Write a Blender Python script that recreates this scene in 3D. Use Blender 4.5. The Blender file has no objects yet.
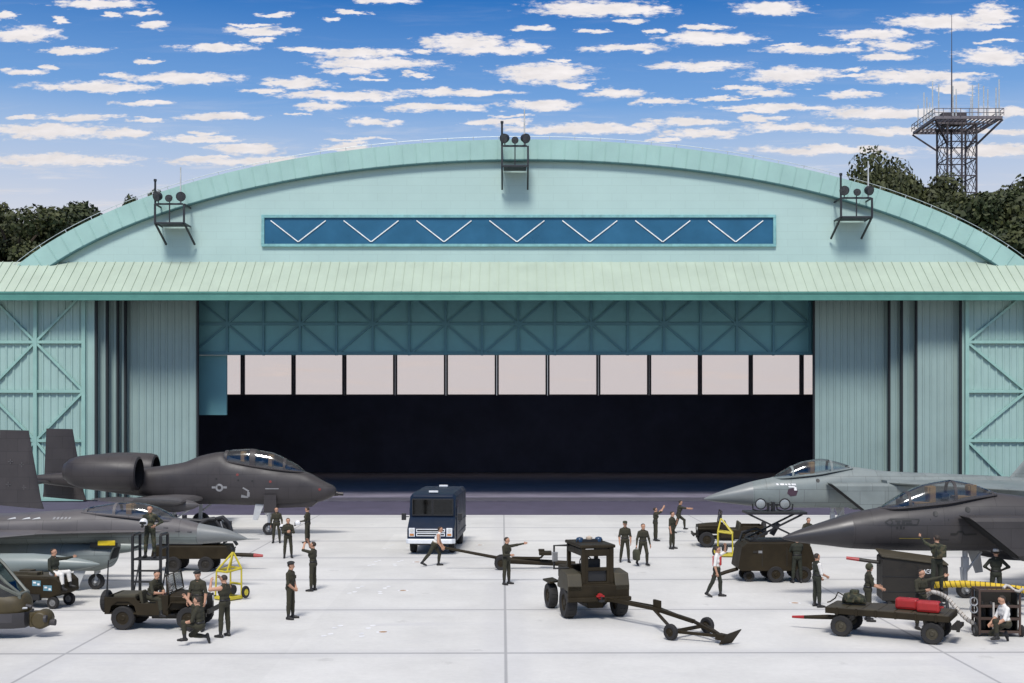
import bpy, bmesh, math, random
import numpy as np
from mathutils import Vector, Matrix

R = math.radians
SC = bpy.context.scene
COL = SC.collection
F, H, HY = 1200.0, 6.1, 415.0          # lens in pixels, eye height, horizon row

def G(px, py):
    """ground point seen at a pixel"""
    Y = H * F / (py - HY)
    return Vector(((px - 512) / F * Y, Y, 0))

def WX(px, Y): return (px - 512) / F * Y
def WZ(py, Y): return H - (py - HY) / F * Y

# ------------------------------------------------------------------ objects
def link(o, parent=None):
    COL.objects.link(o)
    if parent is not None: o.parent = parent
    return o

def tag(o, label=None, cat=None, group=None, kind=None):
    if label: o['label'] = label
    if cat: o['category'] = cat
    if group: o['group'] = group
    if kind: o['kind'] = kind
    return o

def thing(name, label, cat, loc=(0, 0, 0), rz=0.0, group=None):
    o = bpy.data.objects.new(name, None)
    o.empty_display_size = .2
    link(o); o.location = loc; o.rotation_euler = (0, 0, R(rz))
    return tag(o, label, cat, group)

def copy_tree(o, parent=None):
    c = o.copy(); link(c, parent)
    for ch in list(o.children): copy_tree(ch, c)
    return c

# ------------------------------------------------------------------ mesh accumulator
class MB:
    def __init__(s): s.v = []; s.f = []; s.m = []
    def add(s, vs, fs, mi=0):
        n = len(s.v)
        s.v += [tuple(p) for p in vs]
        s.f += [tuple(i + n for i in f) for f in fs]
        s.m += [mi] * len(fs)
        return s
    def box(s, c, d, rot=None, mi=0):
        x, y, z = d[0] / 2, d[1] / 2, d[2] / 2
        vs = [Vector(p) for p in ((-x,-y,-z),(x,-y,-z),(x,y,-z),(-x,y,-z),(-x,-y,z),(x,-y,z),(x,y,z),(-x,y,z))]
        if rot is not None:
            vs = [rot @ p for p in vs]
        c = Vector(c)
        return s.add([p + c for p in vs], [(0,3,2,1),(4,5,6,7),(0,1,5,4),(1,2,6,5),(2,3,7,6),(3,0,4,7)], mi)
    def bar(s, a, b, w, h=None, up=(0, 0, 1), mi=0):
        """rectangular bar from a to b"""
        a, b = Vector(a), Vector(b); h = h or w
        d = (b - a); L = d.length; d.normalize()
        up = Vector(up)
        if abs(d.dot(up)) > .98: up = Vector((0, 1, 0)) if abs(d.y) < .9 else Vector((1, 0, 0))
        y = up.cross(d).normalized(); z = d.cross(y)
        M = Matrix((d, y, z)).transposed()
        return s.box((a + b) / 2, (L, w, h), M, mi)
    def cyl(s, a, b, r0, r1=None, seg=14, mi=0, caps=True):
        r1 = r0 if r1 is None else r1
        a, b = Vector(a), Vector(b); d = (b - a).normalized()
        u = d.orthogonal().normalized(); w = d.cross(u)
        vs = []
        for c, r in ((a, r0), (b, r1)):
            for i in range(seg):
                t = 2 * math.pi * i / seg
                vs.append(c + (u * math.cos(t) + w * math.sin(t)) * r)
        fs = [(i, (i + 1) % seg, seg + (i + 1) % seg, seg + i) for i in range(seg)]
        if caps: fs += [tuple(range(seg))[::-1], tuple(range(seg, 2 * seg))]
        return s.add(vs, fs, mi)
    def tube(s, pts, r, seg=8, mi=0, caps=True):
        pts = [Vector(p) for p in pts]; n = len(pts)
        rs = r if isinstance(r, (list, tuple)) else [r] * n
        vs = []; u = None
        for i, p in enumerate(pts):
            d = (pts[min(i + 1, n - 1)] - pts[max(i - 1, 0)]).normalized()
            if u is None: u = d.orthogonal().normalized()
            u = (u - d * u.dot(d)).normalized(); w = d.cross(u)
            for k in range(seg):
                t = 2 * math.pi * k / seg
                vs.append(p + (u * math.cos(t) + w * math.sin(t)) * rs[i])
        fs = []
        for i in range(n - 1):
            for k in range(seg):
                fs.append((i*seg+k, i*seg+(k+1)%seg, (i+1)*seg+(k+1)%seg, (i+1)*seg+k))
        if caps: fs += [tuple(range(seg))[::-1], tuple(range((n-1)*seg, n*seg))]
        return s.add(vs, fs, mi)
    def prism(s, poly, ext, mi=0):
        """polygon of 3-D points pushed along ext"""
        n = len(poly); ext = Vector(ext)
        vs = [Vector(p) for p in poly] + [Vector(p) + ext for p in poly]
        fs = [(i, (i + 1) % n, n + (i + 1) % n, n + i) for i in range(n)]
        fs += [tuple(range(n))[::-1], tuple(range(n, 2 * n))]
        return s.add(vs, fs, mi)
    def side(s, poly, y0, y1, mi=0):
        """profile in x,z pushed from y0 to y1"""
        return s.prism([(x, y0, z) for x, z in poly], (0, y1 - y0, 0), mi)
    def rings(s, rings, closed=True, cap=True, mi=0):
        k = len(rings[0]); vs = [p for r in rings for p in r]; fs = []
        for i in range(len(rings) - 1):
            for j in range(k if closed else k - 1):
                fs.append((i*k+j, i*k+(j+1)%k, (i+1)*k+(j+1)%k, (i+1)*k+j))
        if cap and closed:
            fs += [tuple(range(k))[::-1], tuple(range((len(rings)-1)*k, len(rings)*k))]
        return s.add(vs, fs, mi)
    def lathe(s, prof, o, ax, seg=20, mi=0, cap=True):
        """prof = [(r, t)] round the axis ax through o"""
        o, d = Vector(o), Vector(ax).normalized()
        u = d.orthogonal().normalized(); w = d.cross(u)
        rr = [[o + d * t + (u * math.cos(2*math.pi*i/seg) + w * math.sin(2*math.pi*i/seg)) * max(r, 1e-4) for i in range(seg)] for r, t in prof]
        return s.rings(rr, True, cap, mi)
    def ball(s, c, r, seg=14, rg=9, rot=None, mi=0, keep=None):
        c = Vector(c); r = Vector((r, r, r)) if isinstance(r, (int, float)) else Vector(r)
        vs = []
        for i in range(rg + 1):
            a = math.pi * i / rg
            for j in range(seg):
                b = 2 * math.pi * j / seg
                p = Vector((math.sin(a) * math.cos(b), math.sin(a) * math.sin(b), math.cos(a)))
                vs.append(p)
        fs = []
        for i in range(rg):
            for j in range(seg):
                q = (i*seg+j, (i+1)*seg+j, (i+1)*seg+(j+1)%seg, i*seg+(j+1)%seg)
                if keep:
                    m = sum((vs[k] for k in q), Vector()) / 4
                    if not keep(m): continue
                fs.append(q)
        out = []
        for p in vs:
            p = Vector((p.x * r.x, p.y * r.y, p.z * r.z))
            if rot is not None: p = rot @ p
            out.append(p + c)
        return s.add(out, fs, mi)
    def build(s, name, mat, parent=None, smooth=0, bevel=0, solid=0, sub=0):
        me = bpy.data.meshes.new(name)
        me.from_pydata(s.v, [], s.f)
        for m in (mat if isinstance(mat, (list, tuple)) else [mat]): me.materials.append(m)
        if any(s.m): me.polygons.foreach_set('material_index', s.m)
        bm = bmesh.new(); bm.from_mesh(me)
        bmesh.ops.remove_doubles(bm, verts=bm.verts, dist=1e-5)
        bmesh.ops.dissolve_degenerate(bm, dist=1e-6, edges=bm.edges)
        bmesh.ops.recalc_face_normals(bm, faces=bm.faces)
        bm.to_mesh(me); bm.free()
        if smooth:
            me.polygons.foreach_set('use_smooth', [True] * len(me.polygons))
            me.set_sharp_from_angle(angle=R(smooth))
        o = bpy.data.objects.new(name, me); link(o, parent)
        if solid:
            md = o.modifiers.new('solid', 'SOLIDIFY'); md.thickness = solid; md.offset = -1
        if bevel:
            md = o.modifiers.new('bevel', 'BEVEL'); md.width = bevel; md.segments = 2
            md.limit_method = 'ANGLE'; md.angle_limit = R(35)
        return o

def catmull(P, n):
    """smooth table lookup: P = rows sorted on column 0, n samples"""
    P = np.array(P, float); x = P[:, 0]
    m = np.zeros_like(P[:, 1:])
    d = np.diff(P[:, 1:], axis=0) / np.diff(x)[:, None]
    m[0], m[-1] = d[0], d[-1]
    for i in range(1, len(x) - 1):
        same = (d[i-1] * d[i]) > 0
        m[i] = np.where(same, 2 * d[i-1] * d[i] / np.where(same, d[i-1] + d[i], 1), 0)
    def at(t):
        t = min(max(t, x[0]), x[-1])
        i = min(max(int(np.searchsorted(x, t) - 1), 0), len(x) - 2)
        h = x[i+1] - x[i]; s = (t - x[i]) / h
        return ((2*s**3-3*s*s+1)*P[i,1:] + (s**3-2*s*s+s)*h*m[i] + (-2*s**3+3*s*s)*P[i+1,1:] + (s**3-s*s)*h*m[i+1])
    return at

# ------------------------------------------------------------------ materials
_M = {}
def nd(nt, t, **k):
    n = nt.nodes.new(t)
    for a, b in k.items():
        if a == 'ins':
            for i, v in b.items(): n.inputs[i].default_value = v
        else: setattr(n, a, b)
    return n

def mat(name, col, rough=.55, metal=0., var=.25, scale=2.5, bump=0., bscale=30., spec=.5, coat=0., grime=0., panel=None, split=None):
    """painted or plain surface: colour wanders with noise; optional bump, grime, panel seams (w,h), two tones split on local height"""
    if name in _M: return _M[name]
    m = bpy.data.materials.new(name); m.use_nodes = True
    nt = m.node_tree; L = nt.links
    b = nt.nodes['Principled BSDF']
    b.inputs['Metallic'].default_value = metal
    b.inputs['Specular IOR Level'].default_value = spec
    b.inputs['Coat Weight'].default_value = coat
    tc = nd(nt, 'ShaderNodeTexCoord')
    n1 = nd(nt, 'ShaderNodeTexNoise', ins={'Scale': scale, 'Detail': 6., 'Roughness': .6})
    L.new(tc.outputs['Object'], n1.inputs['Vector'])
    mr = nd(nt, 'ShaderNodeMapRange', ins={1: .3, 2: .7, 3: 1 - var, 4: 1 + var * .7})
    L.new(n1.outputs['Fac'], mr.inputs[0])
    base = nd(nt, 'ShaderNodeMix', data_type='RGBA', blend_type='MULTIPLY'); base.inputs[0].default_value = 1
    base.inputs[6].default_value = (*col, 1)
    if split:
        z0, w, col2 = split
        sx = nd(nt, 'ShaderNodeSeparateXYZ'); L.new(tc.outputs['Object'], sx.inputs[0])
        ad = nd(nt, 'ShaderNodeMath', operation='MULTIPLY_ADD', ins={1: .25}); L.new(n1.outputs['Fac'], ad.inputs[0]); L.new(sx.outputs['Z'], ad.inputs[2])
        mz = nd(nt, 'ShaderNodeMapRange', ins={1: z0 + .12 - w, 2: z0 + .12 + w}); L.new(ad.outputs[0], mz.inputs[0])
        mm = nd(nt, 'ShaderNodeMix', data_type='RGBA'); mm.inputs[6].default_value = (*col2, 1); mm.inputs[7].default_value = (*col, 1)
        L.new(mz.outputs[0], mm.inputs[0]); L.new(mm.outputs[2], base.inputs[6])
    L.new(mr.outputs[0], base.inputs[7])
    out = base.outputs[2]
    if panel:
        cx = nd(nt, 'ShaderNodeSeparateXYZ'); L.new(tc.outputs['Object'], cx.inputs[0])
        cb = nd(nt, 'ShaderNodeCombineXYZ'); L.new(cx.outputs['X'], cb.inputs[0]); L.new(cx.outputs['Z' if len(panel) < 4 else panel[3]], cb.inputs[1])
        bt = nd(nt, 'ShaderNodeTexBrick', ins={'Scale': 1., 'Mortar Size': panel[2], 'Brick Width': panel[0], 'Row Height': panel[1], 'Mortar Smooth': .3})
        bt.inputs['Color1'].default_value = (1, 1, 1, 1); k2, k3 = (.90, .5) if len(panel) < 5 else panel[4]
        bt.inputs['Color2'].default_value = (k2, k2, k2, 1); bt.inputs['Mortar'].default_value = (k3, k3, k3, 1)
        L.new(cb.outputs[0], bt.inputs['Vector'])
        mx = nd(nt, 'ShaderNodeMix', data_type='RGBA', blend_type='MULTIPLY'); mx.inputs[0].default_value = 1
        L.new(out, mx.inputs[6]); L.new(bt.outputs['Color'], mx.inputs[7]); out = mx.outputs[2]
    if grime:
        n2 = nd(nt, 'ShaderNodeTexNoise', ins={'Scale': scale * 3.1, 'Detail': 8., 'Roughness': .7})
        mp = nd(nt, 'ShaderNodeMapping'); mp.inputs['Scale'].default_value = (1, 1, .35)
        L.new(tc.outputs['Object'], mp.inputs[0]); L.new(mp.outputs[0], n2.inputs['Vector'])
        mg = nd(nt, 'ShaderNodeMapRange', ins={1: .55, 2: .75, 3: 0., 4: grime}); L.new(n2.outputs['Fac'], mg.inputs[0])
        mx = nd(nt, 'ShaderNodeMix', data_type='RGBA'); L.new(mg.outputs[0], mx.inputs[0]); L.new(out, mx.inputs[6])
        mx.inputs[7].default_value = (col[0] * .45, col[1] * .42, col[2] * .4, 1); out = mx.outputs[2]
    L.new(out, b.inputs['Base Color'])
    rr = nd(nt, 'ShaderNodeMapRange', ins={1: .3, 2: .7, 3: max(rough - .1, .02), 4: min(rough + .1, 1)})
    L.new(n1.outputs['Fac'], rr.inputs[0]); L.new(rr.outputs[0], b.inputs['Roughness'])
    if bump:
        n3 = nd(nt, 'ShaderNodeTexNoise', ins={'Scale': bscale, 'Detail': 4.}); L.new(tc.outputs['Object'], n3.inputs['Vector'])
        bp = nd(nt, 'ShaderNodeBump', ins={'Strength': bump, 'Distance': .02}); L.new(n3.outputs['Fac'], bp.inputs['Height']); L.new(bp.outputs[0], b.inputs['Normal'])
    _M[name] = m
    return m

def glass(name, tint=(.5, .55, .6), clear=.6, rough=.04):
    if name in _M: return _M[name]
    m = bpy.data.materials.new(name); m.use_nodes = True
    nt = m.node_tree; L = nt.links; nt.nodes.remove(nt.nodes['Principled BSDF'])
    tr = nd(nt, 'ShaderNodeBsdfTransparent'); tr.inputs[0].default_value = (*tint, 1)
    gl = nd(nt, 'ShaderNodeBsdfGlossy', ins={'Roughness': rough}); gl.inputs[0].default_value = (.9, .93, .95, 1)
    lw = nd(nt, 'ShaderNodeLayerWeight', ins={'Blend': .18})
    ns = nd(nt, 'ShaderNodeTexNoise', ins={'Scale': 6.})
    ma = nd(nt, 'ShaderNodeMath', operation='MULTIPLY_ADD', ins={1: .02}); L.new(ns.outputs['Fac'], ma.inputs[0])
    mp = nd(nt, 'ShaderNodeMapRange', ins={3: (1 - clear) * .3, 4: .8}); L.new(lw.outputs['Fresnel'], mp.inputs[0]); L.new(mp.outputs[0], ma.inputs[2])
    mx = nd(nt, 'ShaderNodeMixShader'); L.new(ma.outputs[0], mx.inputs[0]); L.new(tr.outputs[0], mx.inputs[1]); L.new(gl.outputs[0], mx.inputs[2])
    L.new(mx.outputs[0], nt.nodes['Material Output'].inputs[0])
    _M[name] = m
    return m
# ================================================================== camera, light, sky
cam = bpy.data.cameras.new('Camera'); cam.lens = F / 1024 * 36; cam.sensor_width = 36
cam.shift_y = (HY - 341.5) / 1024; cam.clip_start = .5; cam.clip_end = 9000
co = bpy.data.objects.new('Camera', cam); link(co); co.location = (0, 0, H); co.rotation_euler = (R(90), 0, 0)
SC.camera = co
SUN_EL, SUN_AZ = 53.0, -98.0           # azimuth counted from +X
sd = Vector((math.cos(R(SUN_EL)) * math.cos(R(SUN_AZ)), math.cos(R(SUN_EL)) * math.sin(R(SUN_AZ)), math.sin(R(SUN_EL))))
sl = bpy.data.lights.new('sun', 'SUN'); sl.energy = 3.4; sl.angle = R(14); sl.color = (1, .965, .92)
so = bpy.data.objects.new('sun', sl); link(so); so.rotation_euler = (-sd).to_track_quat('-Z', 'Y').to_euler(); so.location = (0, -20, 60)
SC.view_settings.view_transform = 'Standard'; SC.view_settings.look = 'None'
SC.view_settings.exposure = 0.0; SC.view_settings.gamma = 1
SC.cycles.use_denoising = True; SC.cycles.max_bounces = 7; SC.cycles.transparent_max_bounces = 12

CLOUDS = [(100,4,42,5),(115,15,10,3),(22,34,30,9),(75,50,30,4),(215,47,36,4.5),(155,25,14,4),(258,32,28,6),(262,41,13,3),(92,87,58,6),(180,78,54,6),(25,72,22,4),(52,67,12,4),
 (145,103,24,3),(5,16,9,5),(355,53,42,6),(378,64,58,7),(350,72,24,4),(468,42,38,9),(492,50,44,5),(295,83,30,7),(265,92,20,3),(340,96,58,5),(325,106,24,4.2),(455,92,54,4),
 (220,117,38,4.5),(80,117,38,4),(55,131,66,8),(125,133,28,5),(195,139,36,4),(440,108,48,5),(370,122,24,5),(380,0,32,4),(600,9,62,9),(770,8,35,8),(525,47,15,6),(624,48,40,4),
 (707,38,44,7),(545,73,44,11),(700,65,46,5),(572,85,13,4.2),(815,50,47,5),(867,35,35,6),(900,45,26,6),(887,57,26,5),(942,22,50,9),(992,14,20,12),(990,57,32,9),(617,93,30,5),
 (790,75,42,9),(770,92,24,5),(852,95,27,4.2),(920,77,55,7),(957,88,24,6),(662,102,24,4),(542,105,32,5),(775,108,58,4),(887,114,62,7),(1005,112,27,6),(760,119,20,4),(790,128,44,5),
 (582,129,72,6),(687,122,38,5),(702,134,38,5),(892,131,44,4),(1002,132,32,4),(985,150,52,6),(832,150,80,5),(60,160,72,7),(250,148,36,6),(255,161,72,6),(350,148,24,4),(500,122,30,4),
 (150,120,14,3),(420,75,10,3),(560,60,9,2.5),(655,30,8,2.5),(330,20,9,3),(60,20,8,3),(150,62,10,3),(850,70,10,3),(730,88,10,2.5),(640,125,12,3)]

_r = random.Random(8)
for _k in range(46):                    # small broken scraps between the larger clouds
    _y = _r.uniform(10, 185); CLOUDS.append((_r.uniform(0, 1024), _y, _r.uniform(9, 26), _r.uniform(1.8, 3.4)))

def make_world():
    w = bpy.data.worlds.new('World'); SC.world = w; w.use_nodes = True
    nt = w.node_tree; L = nt.links; bg = nt.nodes['Background']
    bg.inputs['Strength'].default_value = .1
    sky = nd(nt, 'ShaderNodeTexSky', sky_type='NISHITA'); sky.sun_disc = False
    sky.sun_elevation = R(SUN_EL); sky.sun_rotation = math.atan2(sd.x, sd.y)
    sky.air_density = 1.0; sky.dust_density = .6; sky.ozone_density = 2.2
    tc = nd(nt, 'ShaderNodeTexCoord'); sx = nd(nt, 'ShaderNodeSeparateXYZ'); L.new(tc.outputs['Generated'], sx.inputs[0])
    ym = nd(nt, 'ShaderNodeMath', operation='MAXIMUM', ins={1: .02}); L.new(sx.outputs['Y'], ym.inputs[0])
    du = nd(nt, 'ShaderNodeMath', operation='DIVIDE'); L.new(sx.outputs['X'], du.inputs[0]); L.new(ym.outputs[0], du.inputs[1])
    dv = nd(nt, 'ShaderNodeMath', operation='DIVIDE'); L.new(sx.outputs['Z'], dv.inputs[0]); L.new(ym.outputs[0], dv.inputs[1])
    uv = nd(nt, 'ShaderNodeCombineXYZ'); L.new(du.outputs[0], uv.inputs[0]); L.new(dv.outputs[0], uv.inputs[1])
    # ragged outline: two noises push the lookup about
    st = nd(nt, 'ShaderNodeVectorMath', operation='MULTIPLY'); st.inputs[1].default_value = (38, 120, 1); L.new(uv.outputs[0], st.inputs[0])
    nz = nd(nt, 'ShaderNodeTexNoise', ins={'Scale': 1., 'Detail': 7., 'Roughness': .62}); L.new(st.outputs[0], nz.inputs['Vector'])
    of = nd(nt, 'ShaderNodeVectorMath', operation='SUBTRACT'); of.inputs[1].default_value = (.5, .5, .5); L.new(nz.outputs['Color'], of.inputs[0])
    os_ = nd(nt, 'ShaderNodeVectorMath', operation='MULTIPLY'); os_.inputs[1].default_value = (.06, .012, 0); L.new(of.outputs[0], os_.inputs[0])
    q = nd(nt, 'ShaderNodeVectorMath', operation='ADD'); L.new(uv.outputs[0], q.inputs[0]); L.new(os_.outputs[0], q.inputs[1])
    prev = None
    for (cx, cy, a, b) in CLOUDS:
        a, b = a / F * 1.12, b / F * .92; x, y = (cx - 512) / F, (HY - cy) / F
        m = nd(nt, 'ShaderNodeVectorMath', operation='MULTIPLY_ADD'); L.new(q.outputs[0], m.inputs[0])
        m.inputs[1].default_value = (1 / a, 1 / b, 0); m.inputs[2].default_value = (-x / a, -y / b, 0)
        ln = nd(nt, 'ShaderNodeVectorMath', operation='LENGTH'); L.new(m.outputs[0], ln.inputs[0])
        if prev is None: prev = ln.outputs['Value']
        else:
            mn = nd(nt, 'ShaderNodeMath', operation='SMOOTH_MIN', ins={2: .25}); L.new(prev, mn.inputs[0]); L.new(ln.outputs['Value'], mn.inputs[1]); prev = mn.outputs[0]
    n2 = nd(nt, 'ShaderNodeTexNoise', ins={'Scale': 2.4, 'Detail': 8., 'Roughness': .65}); L.new(st.outputs[0], n2.inputs['Vector'])
    e = nd(nt, 'ShaderNodeMath', operation='MULTIPLY_ADD', ins={1: 1.9, 2: -.95}); L.new(n2.outputs['Fac'], e.inputs[0])
    ee = nd(nt, 'ShaderNodeMath', operation='ADD'); L.new(prev, ee.inputs[0]); L.new(e.outputs[0], ee.inputs[1])
    msk = nd(nt, 'ShaderNodeMapRange', interpolation_type='SMOOTHSTEP', ins={1: 1.22, 2: .58, 3: 0., 4: 1.}); L.new(ee.outputs[0], msk.inputs[0])
    # everything round the back of the camera: loose noise clouds on a flat layer
    zz = nd(nt, 'ShaderNodeMath', operation='MAXIMUM', ins={1: .05}); L.new(sx.outputs['Z'], zz.inputs[0])
    lay = nd(nt, 'ShaderNodeVectorMath', operation='DIVIDE'); cz = nd(nt, 'ShaderNodeCombineXYZ')
    for i in range(3): L.new(zz.outputs[0], cz.inputs[i])
    L.new(tc.outputs['Generated'], lay.inputs[0]); L.new(cz.outputs[0], lay.inputs[1])
    n3 = nd(nt, 'ShaderNodeTexNoise', ins={'Scale': 2.2, 'Detail': 6., 'Roughness': .6}); L.new(lay.outputs[0], n3.inputs['Vector'])
    m3 = nd(nt, 'ShaderNodeMapRange', interpolation_type='SMOOTHSTEP', ins={1: .58, 2: .68, 3: 0., 4: .8}); L.new(n3.outputs['Fac'], m3.inputs[0])
    bk = nd(nt, 'ShaderNodeMapRange', ins={1: .45, 2: .3, 3: 0., 4: 1.}); L.new(sx.outputs['Y'], bk.inputs[0])
    m4 = nd(nt, 'ShaderNodeMath', operation='MULTIPLY'); L.new(m3.outputs[0], m4.inputs[0]); L.new(bk.outputs[0], m4.inputs[1])
    # unseen bank of white cloud overhead, added to whiten and soften the light
    oh = nd(nt, 'ShaderNodeMapRange', interpolation_type='SMOOTHSTEP', ins={1: .48, 2: .8, 3: 0., 4: .85}); L.new(sx.outputs['Z'], oh.inputs[0])
    m5 = nd(nt, 'ShaderNodeMath', operation='MAXIMUM'); L.new(m4.outputs[0], m5.inputs[0]); L.new(oh.outputs[0], m5.inputs[1]); m4 = m5
    fr = nd(nt, 'ShaderNodeMapRange', ins={1: .1, 2: .3, 3: 0., 4: 1.}); L.new(sx.outputs['Y'], fr.inputs[0])
    mf = nd(nt, 'ShaderNodeMath', operation='MULTIPLY'); L.new(msk.outputs[0], mf.inputs[0]); L.new(fr.outputs[0], mf.inputs[1])
    # faint drawn-out wisps between the clouds, thicker lower down
    sw = nd(nt, 'ShaderNodeVectorMath', operation='MULTIPLY'); sw.inputs[1].default_value = (9, 95, 1); L.new(uv.outputs[0], sw.inputs[0])
    nw = nd(nt, 'ShaderNodeTexNoise', ins={'Scale': 1., 'Detail': 7., 'Roughness': .65, 'Distortion': .4}); L.new(sw.outputs[0], nw.inputs['Vector'])
    w1 = nd(nt, 'ShaderNodeMapRange', interpolation_type='SMOOTHSTEP', ins={1: .5, 2: .74, 3: 0., 4: .75}); L.new(nw.outputs['Fac'], w1.inputs[0])
    w2 = nd(nt, 'ShaderNodeMapRange', ins={1: .27, 2: .18, 3: .06, 4: .9}); L.new(dv.outputs[0], w2.inputs[0])
    w3 = nd(nt, 'ShaderNodeMath', operation='MULTIPLY'); L.new(w1.outputs[0], w3.inputs[0]); L.new(w2.outputs[0], w3.inputs[1])
    w4 = nd(nt, 'ShaderNodeMath', operation='MULTIPLY'); L.new(w3.outputs[0], w4.inputs[0]); L.new(fr.outputs[0], w4.inputs[1])
    w5 = nd(nt, 'ShaderNodeMath', operation='MAXIMUM'); L.new(mf.outputs[0], w5.inputs[0]); L.new(w4.outputs[0], w5.inputs[1]); mf = w5
    mm = nd(nt, 'ShaderNodeMath', operation='MAXIMUM'); L.new(mf.outputs[0], mm.inputs[0]); L.new(m4.outputs[0], mm.inputs[1])
    # clear sky: Nishita, tinted, paling towards the horizon
    tint = nd(nt, 'ShaderNodeMix', data_type='RGBA', blend_type='MULTIPLY'); tint.inputs[0].default_value = 1
    L.new(sky.outputs[0], tint.inputs[6]); tint.inputs[7].default_value = SKY_TINT
    h0 = nd(nt, 'ShaderNodeMapRange', ins={1: .335, 2: .215, 3: 0., 4: .9}); L.new(sx.outputs['Z'], h0.inputs[0])
    m0 = nd(nt, 'ShaderNodeMix', data_type='RGBA'); L.new(h0.outputs[0], m0.inputs[0]); L.new(tint.outputs[2], m0.inputs[6]); m0.inputs[7].default_value = (2.7, 4.7, 7.8, 1); tint = m0
    hz = nd(nt, 'ShaderNodeMapRange', ins={1: .25, 2: .15, 3: 0., 4: .97}); L.new(sx.outputs['Z'], hz.inputs[0])
    mh = nd(nt, 'ShaderNodeMix', data_type='RGBA'); L.new(hz.outputs[0], mh.inputs[0]); L.new(tint.outputs[2], mh.inputs[6]); mh.inputs[7].default_value = (6.6, 6.85, 7.6, 1)
    cc = nd(nt, 'ShaderNodeMapRange', ins={1: .10, 2: .3, 3: 7.4, 4: 8.9}); L.new(sx.outputs['Z'], cc.inputs[0])
    cl = nd(nt, 'ShaderNodeCombineColor'); 
    n7 = nd(nt, 'ShaderNodeMapRange', ins={1: .25, 2: .75, 3: 1.12, 4: .86}); L.new(nz.outputs['Fac'], n7.inputs[0])
    c7 = nd(nt, 'ShaderNodeMath', operation='MULTIPLY'); L.new(cc.outputs[0], c7.inputs[0]); L.new(n7.outputs[0], c7.inputs[1]); cc = c7
    for i, k in enumerate((1., .955, .96)):
        mk = nd(nt, 'ShaderNodeMath', operation='MULTIPLY', ins={1: k}); L.new(cc.outputs[0], mk.inputs[0]); L.new(mk.outputs[0], cl.inputs[i])
    fin = nd(nt, 'ShaderNodeMix', data_type='RGBA'); L.new(mm.outputs[0], fin.inputs[0]); L.new(mh.outputs[2], fin.inputs[6]); L.new(cl.outputs[0], fin.inputs[7])
    L.new(fin.outputs[2], bg.inputs['Color'])
SKY_TINT = (.10, .60, 1.15, 1)
make_world()

# ================================================================== ground
def structure(o): o['kind'] = 'structure'; return o
m_land = mat('scrub ground', (.09, .085, .05), .95, var=.5, scale=.05)
structure(MB().add([(-3000, -200, -.02), (3000, -200, -.02), (3000, 6000, -.02), (-3000, 6000, -.02)], [(0, 1, 2, 3)]).build('ground', m_land))
m_asph = mat('dark asphalt', (.075, .066, .105), .9, var=.2, scale=.6, bump=.3, bscale=25)
structure(MB().add([(-90, 60, -.008), (90, 60, -.008), (90, 131, -.008), (-90, 131, -.008)], [(0, 1, 2, 3)]).build('hangar_forecourt', m_asph))

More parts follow.
